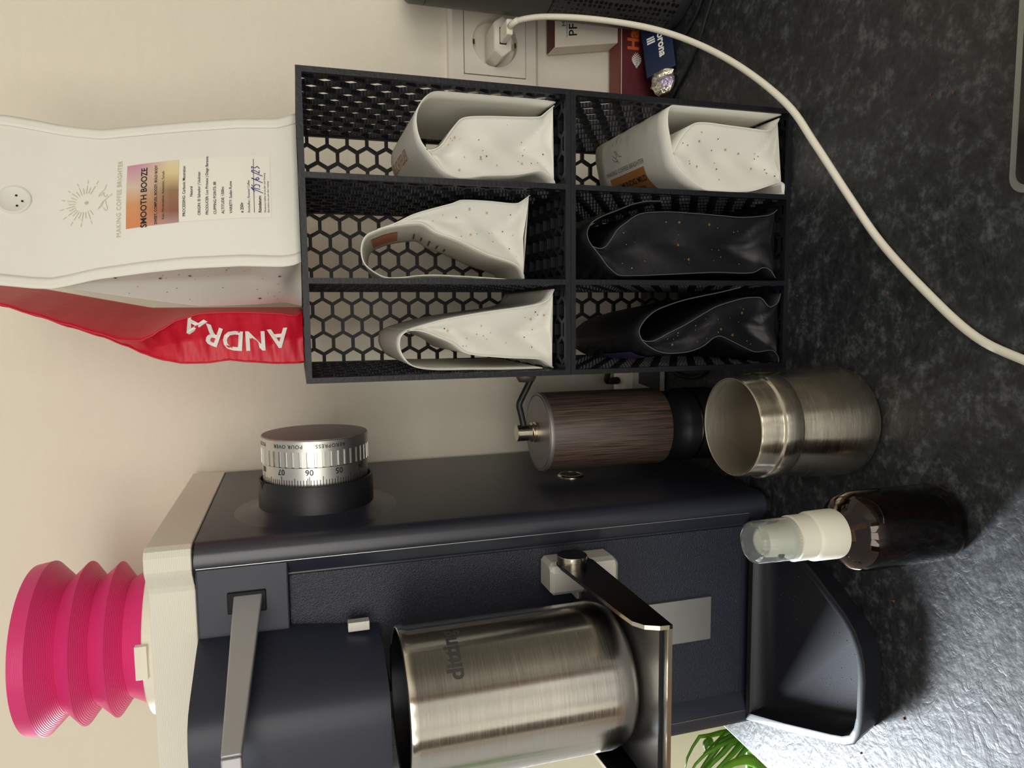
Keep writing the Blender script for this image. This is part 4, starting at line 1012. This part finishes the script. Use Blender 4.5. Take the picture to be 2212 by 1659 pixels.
for i in range(7):
    q = i/6; c = nv(0.02-0.34*q, 0.5, 0.003); rr = (0.0098, 0.0110, 0.0105, 0.0112, 0.0100, 0.0085, 0.0050)[i]
    rings.append([c + (V_.normalized()*math.cos(a)*1.0 + N_*math.sin(a)*0.42)*rr*rnd.uniform(0.78, 1.1) for a in [2*math.pi*k/14 for k in range(14)]])
rings = [[Vector((p.x, p.y, max(0.0006, p.z))) for p in r_] for r_ in rings]
m.loft(rings).build('foil', 'foil', NB)
m = MB(); m.loft([[p+Vector((0.0006,-0.0004,0)) for p in r_[3:8]] for r_ in rings[2:6]], False, False, closed=False).build('foil_print', 'foil_violet', NB, solid=0.0004)

# ------------------------------------------------------------------ speaker at the right
PX, PY, PR = 0.2850, 0.5650, 0.0437
SP = thing('speaker', (PX, PY, 0), 'dark grey cylindrical speaker with perforated lower half by the wall', 'speaker')
MB().lathe((PX, PY, 0), [(PR-0.001,0.1180),(PR,0.1190),(PR,0.2160)], 80, cap1=False).build('shell', 'speaker_shell', SP, smooth=True, auto=40)
MB().lathe((PX, PY, 0), [(PR,0.2164),(PR,0.2270),(PR-0.0020,0.2300),(PR-0.0050,0.2306),(PR-0.0070,0.2290),(PR-0.02,0.2288)], 80, cap0=False).build('top_ring', 'speaker_shell', SP, smooth=True, auto=40)
MB().lathe((PX, PY, 0), [(PR-0.0006,0.0120),(PR-0.0003,0.0140),(PR-0.0003,0.1180)], 80).build('grille', 'speaker_grille', SP, smooth=True, auto=40)
MB().lathe((PX, PY, 0), [(PR-0.0060,0.0004),(PR-0.0030,0.0010),(PR-0.0010,0.0040),(PR-0.0010,0.0100),(PR-0.0022,0.0125)], 80).build('base_ring', 'speaker_ring', SP, smooth=True, auto=40)

def cord(name, pts, r, m, label, n=60):
    o = MB().tube(catmull(pts, n), r, 8).build(name, m, None, smooth=True)
    return tag(o, label, 'cable')
cord('black_cable', [(0.262,0.4980,0.0017),(0.246,0.5063,0.0017),(0.2324,0.5156,0.0017),(0.2169,0.5266,0.0017),(0.2011,0.5448,0.0017),(0.187,0.5673,0.0017),(0.1779,0.5768,0.0017),(0.160,0.585,0.0017)], 0.0015, 'cable_black', 'thin black cord on the worktop before the speaker')
cord('black_cable', [(0.2620,0.5060,0.0017),(0.2538,0.5180,0.0017),(0.2410,0.5300,0.0017),(0.2340,0.5420,0.0017),(0.2290,0.5520,0.0017)], 0.0015, 'cable_black', 'short black cord curling round the speaker foot')
cord('black_cable', [(-0.0440,0.5830,0.0022),(-0.0495,0.5650,0.0022),(-0.0530,0.5480,0.0022),(-0.0535,0.5280,0.0022),(-0.0500,0.5120,0.0022),(-0.0430,0.5030,0.0022)], 0.0020, 'cable_black', 'black cord lying between hand grinder and organiser')

# white plug block behind the hand grinder, with its black lead
AD = thing('plug_adapter', (-0.060, 0.585, 0), 'white plug adapter behind the hand grinder with black lead', 'adapter')
MB().loft([[(-0.075,0.575,0.0004),(-0.0440,0.575,0.0004),(-0.0440,0.606,0.0004),(-0.075,0.606,0.0004)], [(-0.073,0.576,0.0330),(-0.0480,0.576,0.0330),(-0.0480,0.600,0.0370),(-0.073,0.600,0.0370)], [(-0.069,0.580,0.0385),(-0.0530,0.580,0.0385),(-0.0530,0.597,0.0420),(-0.069,0.597,0.0420)]]).build('body', 'white_plastic', AD, bevel=0.0015)
MB().add([(-0.0700,0.5748,0.0060),(-0.0460,0.5748,0.0060),(-0.0490,0.5756,0.0270),(-0.0620,0.5756,0.0270)], [(0,1,2,3)]).build('grey_panel', 'print_grey', AD, fix=False)
MB().tube(catmull([(-0.0600,0.588,0.0415),(-0.0600,0.586,0.0500),(-0.0598,0.583,0.0545),(-0.0560,0.580,0.0560),(-0.0470,0.578,0.0545),(-0.0400,0.576,0.0480),(-0.0390,0.574,0.0300),(-0.0400,0.573,0.0040)], 40), 0.0026, 10).build('lead', 'cable_black', AD, smooth=True)
MB().lathe((-0.0600, 0.588, 0), [(0.0026,0.0405),(0.0034,0.0420),(0.0032,0.0490),(0.0024,0.0495)], 16).build('strain_relief', 'cable_black', AD, smooth=True)

# ------------------------------------------------------------------ hob corner at the near right
HB = thing('induction_hob', (0.30, 0.0, 0), 'black glass hob with metal rim set into the worktop', 'hob')
def rrect(x0, y0, x1, y1, r, z):
    pts = []
    for cx_, cy_, a in ((x1-r,y1-r,0),(x0+r,y1-r,90),(x0+r,y0+r,180),(x1-r,y0+r,270)):
        pts += [(cx_+r*math.cos(math.radians(a+15*k)), cy_+r*math.sin(math.radians(a+15*k)), z) for k in range(7)]
    return pts
MB().loft([rrect(0.0525,-0.24,0.56,0.2525,0.008,0.0003), rrect(0.0530,-0.2395,0.5595,0.2520,0.008,0.0050), rrect(0.0560,-0.2365,0.5565,0.2490,0.006,0.0052)]).build('rim', 'hob_frame', HB)
MB().loft([rrect(0.0562,-0.2360,0.5560,0.2486,0.006,0.0050), rrect(0.0562,-0.2360,0.5560,0.2486,0.006,0.0056)]).build('glass', 'hob_glass', HB)

# ------------------------------------------------------------------ palm beyond the left end of the worktop
PL = thing('potted_palm', (-0.62, 0.42, -0.92), 'green palm growing beyond the left end of the worktop', 'plant')
MB().lathe((-0.62, 0.42, -0.92), [(0.10,0.0),(0.135,0.26),(0.145,0.27),(0.145,0.30),(0.130,0.30),(0.128,0.28)], 40).build('pot', 'pot_clay', PL, smooth=True, auto=40)
MB().lathe((-0.62, 0.42, -0.92), [(0.127,0.27),(0.127,0.282)], 32).build('soil', 'soil', PL)
def blade(pts, w, name='leaflet'):
    P = catmull(pts, 18); vs = []; fs = []
    for i, p in enumerate(P):
        t_ = (P[min(i+1,17)]-P[max(i-1,0)]).normalized()
        sd = t_.cross(Vector((0.25,-0.9,0.35))).normalized(); nn = sd.cross(t_)
        ww = w*(0.25+0.75*math.sin(math.pi*min(1, (i+1.5)/17)**0.8))*0.5 if i < 17 else 0.0003
        vs += [p-sd*ww, p+nn*ww*0.35, p+sd*ww]
    for i in range(17):
        for j in (0, 1): fs.append((3*i+j, 3*i+j+1, 3*i+j+4, 3*i+j+3))
    return MB().add(vs, fs).build(name, 'leaf', PL, smooth=True, solid=0.0006, fix=False)
hub = Vector((-0.62, 0.42, -0.34))
stems = []
for k, (tx_, ty_, tz_) in enumerate(((-0.47,0.52,-0.17),(-0.52,0.58,-0.10),(-0.58,0.28,0.10),(-0.75,0.45,-0.10),(-0.62,0.40,0.18))):
    MB().tube(catmull([(-0.62+0.01*k,0.42,-0.645),(-0.62+(tx_+0.62)*0.35,0.42+(ty_-0.42)*0.3,-0.35),(tx_,ty_,tz_)], 20), [0.004-0.0001*i for i in range(20)], 8).build('stem', 'leaf_stem', PL, smooth=True)
blade([(-0.470,0.52,-0.17),(-0.425,0.505,-0.090),(-0.3900,0.50,-0.0491),(-0.3882,0.50,-0.0248),(-0.3925,0.495,-0.008)], 0.020)
for pts, w in (([(-0.47,0.52,-0.17),(-0.40,0.528,-0.085),(-0.3957,0.53,-0.0675),(-0.4038,0.53,-0.0581),(-0.4118,0.53,-0.0487),(-0.43,0.53,-0.030)],0.0070),
    ([(-0.47,0.52,-0.17),(-0.400,0.538,-0.085),(-0.3995,0.54,-0.0673),(-0.4091,0.54,-0.0554),(-0.4177,0.54,-0.0443),(-0.435,0.54,-0.02)],0.0075),
    ([(-0.47,0.52,-0.17),(-0.405,0.54,-0.080),(-0.4011,0.545,-0.0602),(-0.4106,0.545,-0.0474),(-0.4200,0.545,-0.0347),(-0.44,0.545,-0.012)],0.0075),
    ([(-0.47,0.52,-0.17),(-0.405,0.545,-0.070),(-0.3999,0.55,-0.0537),(-0.4124,0.55,-0.0409),(-0.4258,0.55,-0.0291),(-0.45,0.55,-0.010)],0.0080),
    ([(-0.47,0.52,-0.17),(-0.395,0.53,-0.085),(-0.3911,0.535,-0.0588),(-0.3955,0.535,-0.0357),(-0.4019,0.535,-0.0201),(-0.4122,0.535,-0.0094),(-0.43,0.535,0.0)],0.0055),
    ([(-0.52,0.58,-0.10),(-0.43,0.57,-0.095),(-0.3999,0.56,-0.067),(-0.4103,0.56,-0.0489),(-0.4178,0.56,-0.0368)],0.0060),
    ([(-0.52,0.58,-0.10),(-0.43,0.575,-0.10),(-0.4091,0.57,-0.0765),(-0.4081,0.57,-0.0503),(-0.4071,0.57,-0.0386),(-0.4147,0.57,-0.0322),(-0.4257,0.57,-0.0258),(-0.4375,0.57,-0.0231)],0.0062),
    ([(-0.41,0.565,-0.05),(-0.4122,0.565,-0.0431),(-0.4190,0.565,-0.0424)],0.0060)):
    blade(pts, w*1.3)
rnd = random.Random(3)
for k in range(44):
    bx_, by_, bz_ = ((-0.58,0.28,0.10),(-0.75,0.45,-0.10),(-0.62,0.40,0.18),(-0.60,0.30,0.14))[k % 4]
    a = rnd.uniform(0, 6.28); L = rnd.uniform(0.10, 0.18)
    if bx_+L*math.cos(a) > -0.46: a = math.pi-a
    blade([(bx_,by_,bz_),(bx_+0.5*L*math.cos(a),by_+0.25*L*math.sin(a),bz_+0.04),(bx_+L*math.cos(a),by_+0.4*L*math.sin(a),bz_-0.02)], 0.014)

# ------------------------------------------------------------------ crumbs of coffee on the worktop
m = MB(); rnd = random.Random(11)
spots = [(0.011,0.3243,0.0012),(-0.1638,0.3106,0.0013),(0.0114,0.4000,0.0007),(-0.0074,0.3936,0.0007),(0.1124,0.3018,0.0008),(0.1095,0.288,0.0008),(-0.1776,0.2913,0.0007),(-0.2287,0.300,0.0009),(-0.2678,0.330,0.0007)]
for x, y, r in spots:
    ang = rnd.uniform(0, 3)
    ring_ = [(x+r*math.cos(ang+k*2.1)*rnd.uniform(0.7,1.1), y+r*math.sin(ang+k*2.1)*rnd.uniform(0.7,1.1)) for k in range(3)]
    m.loft([[(a, b, 0.0001) for a, b in ring_], [(a, b, 0.0006) for a, b in ring_]])
o = m.build('coffee_crumbs', 'crumb'); tag(o, 'loose brown coffee flakes scattered on the dark worktop', 'crumbs', kind='stuff')
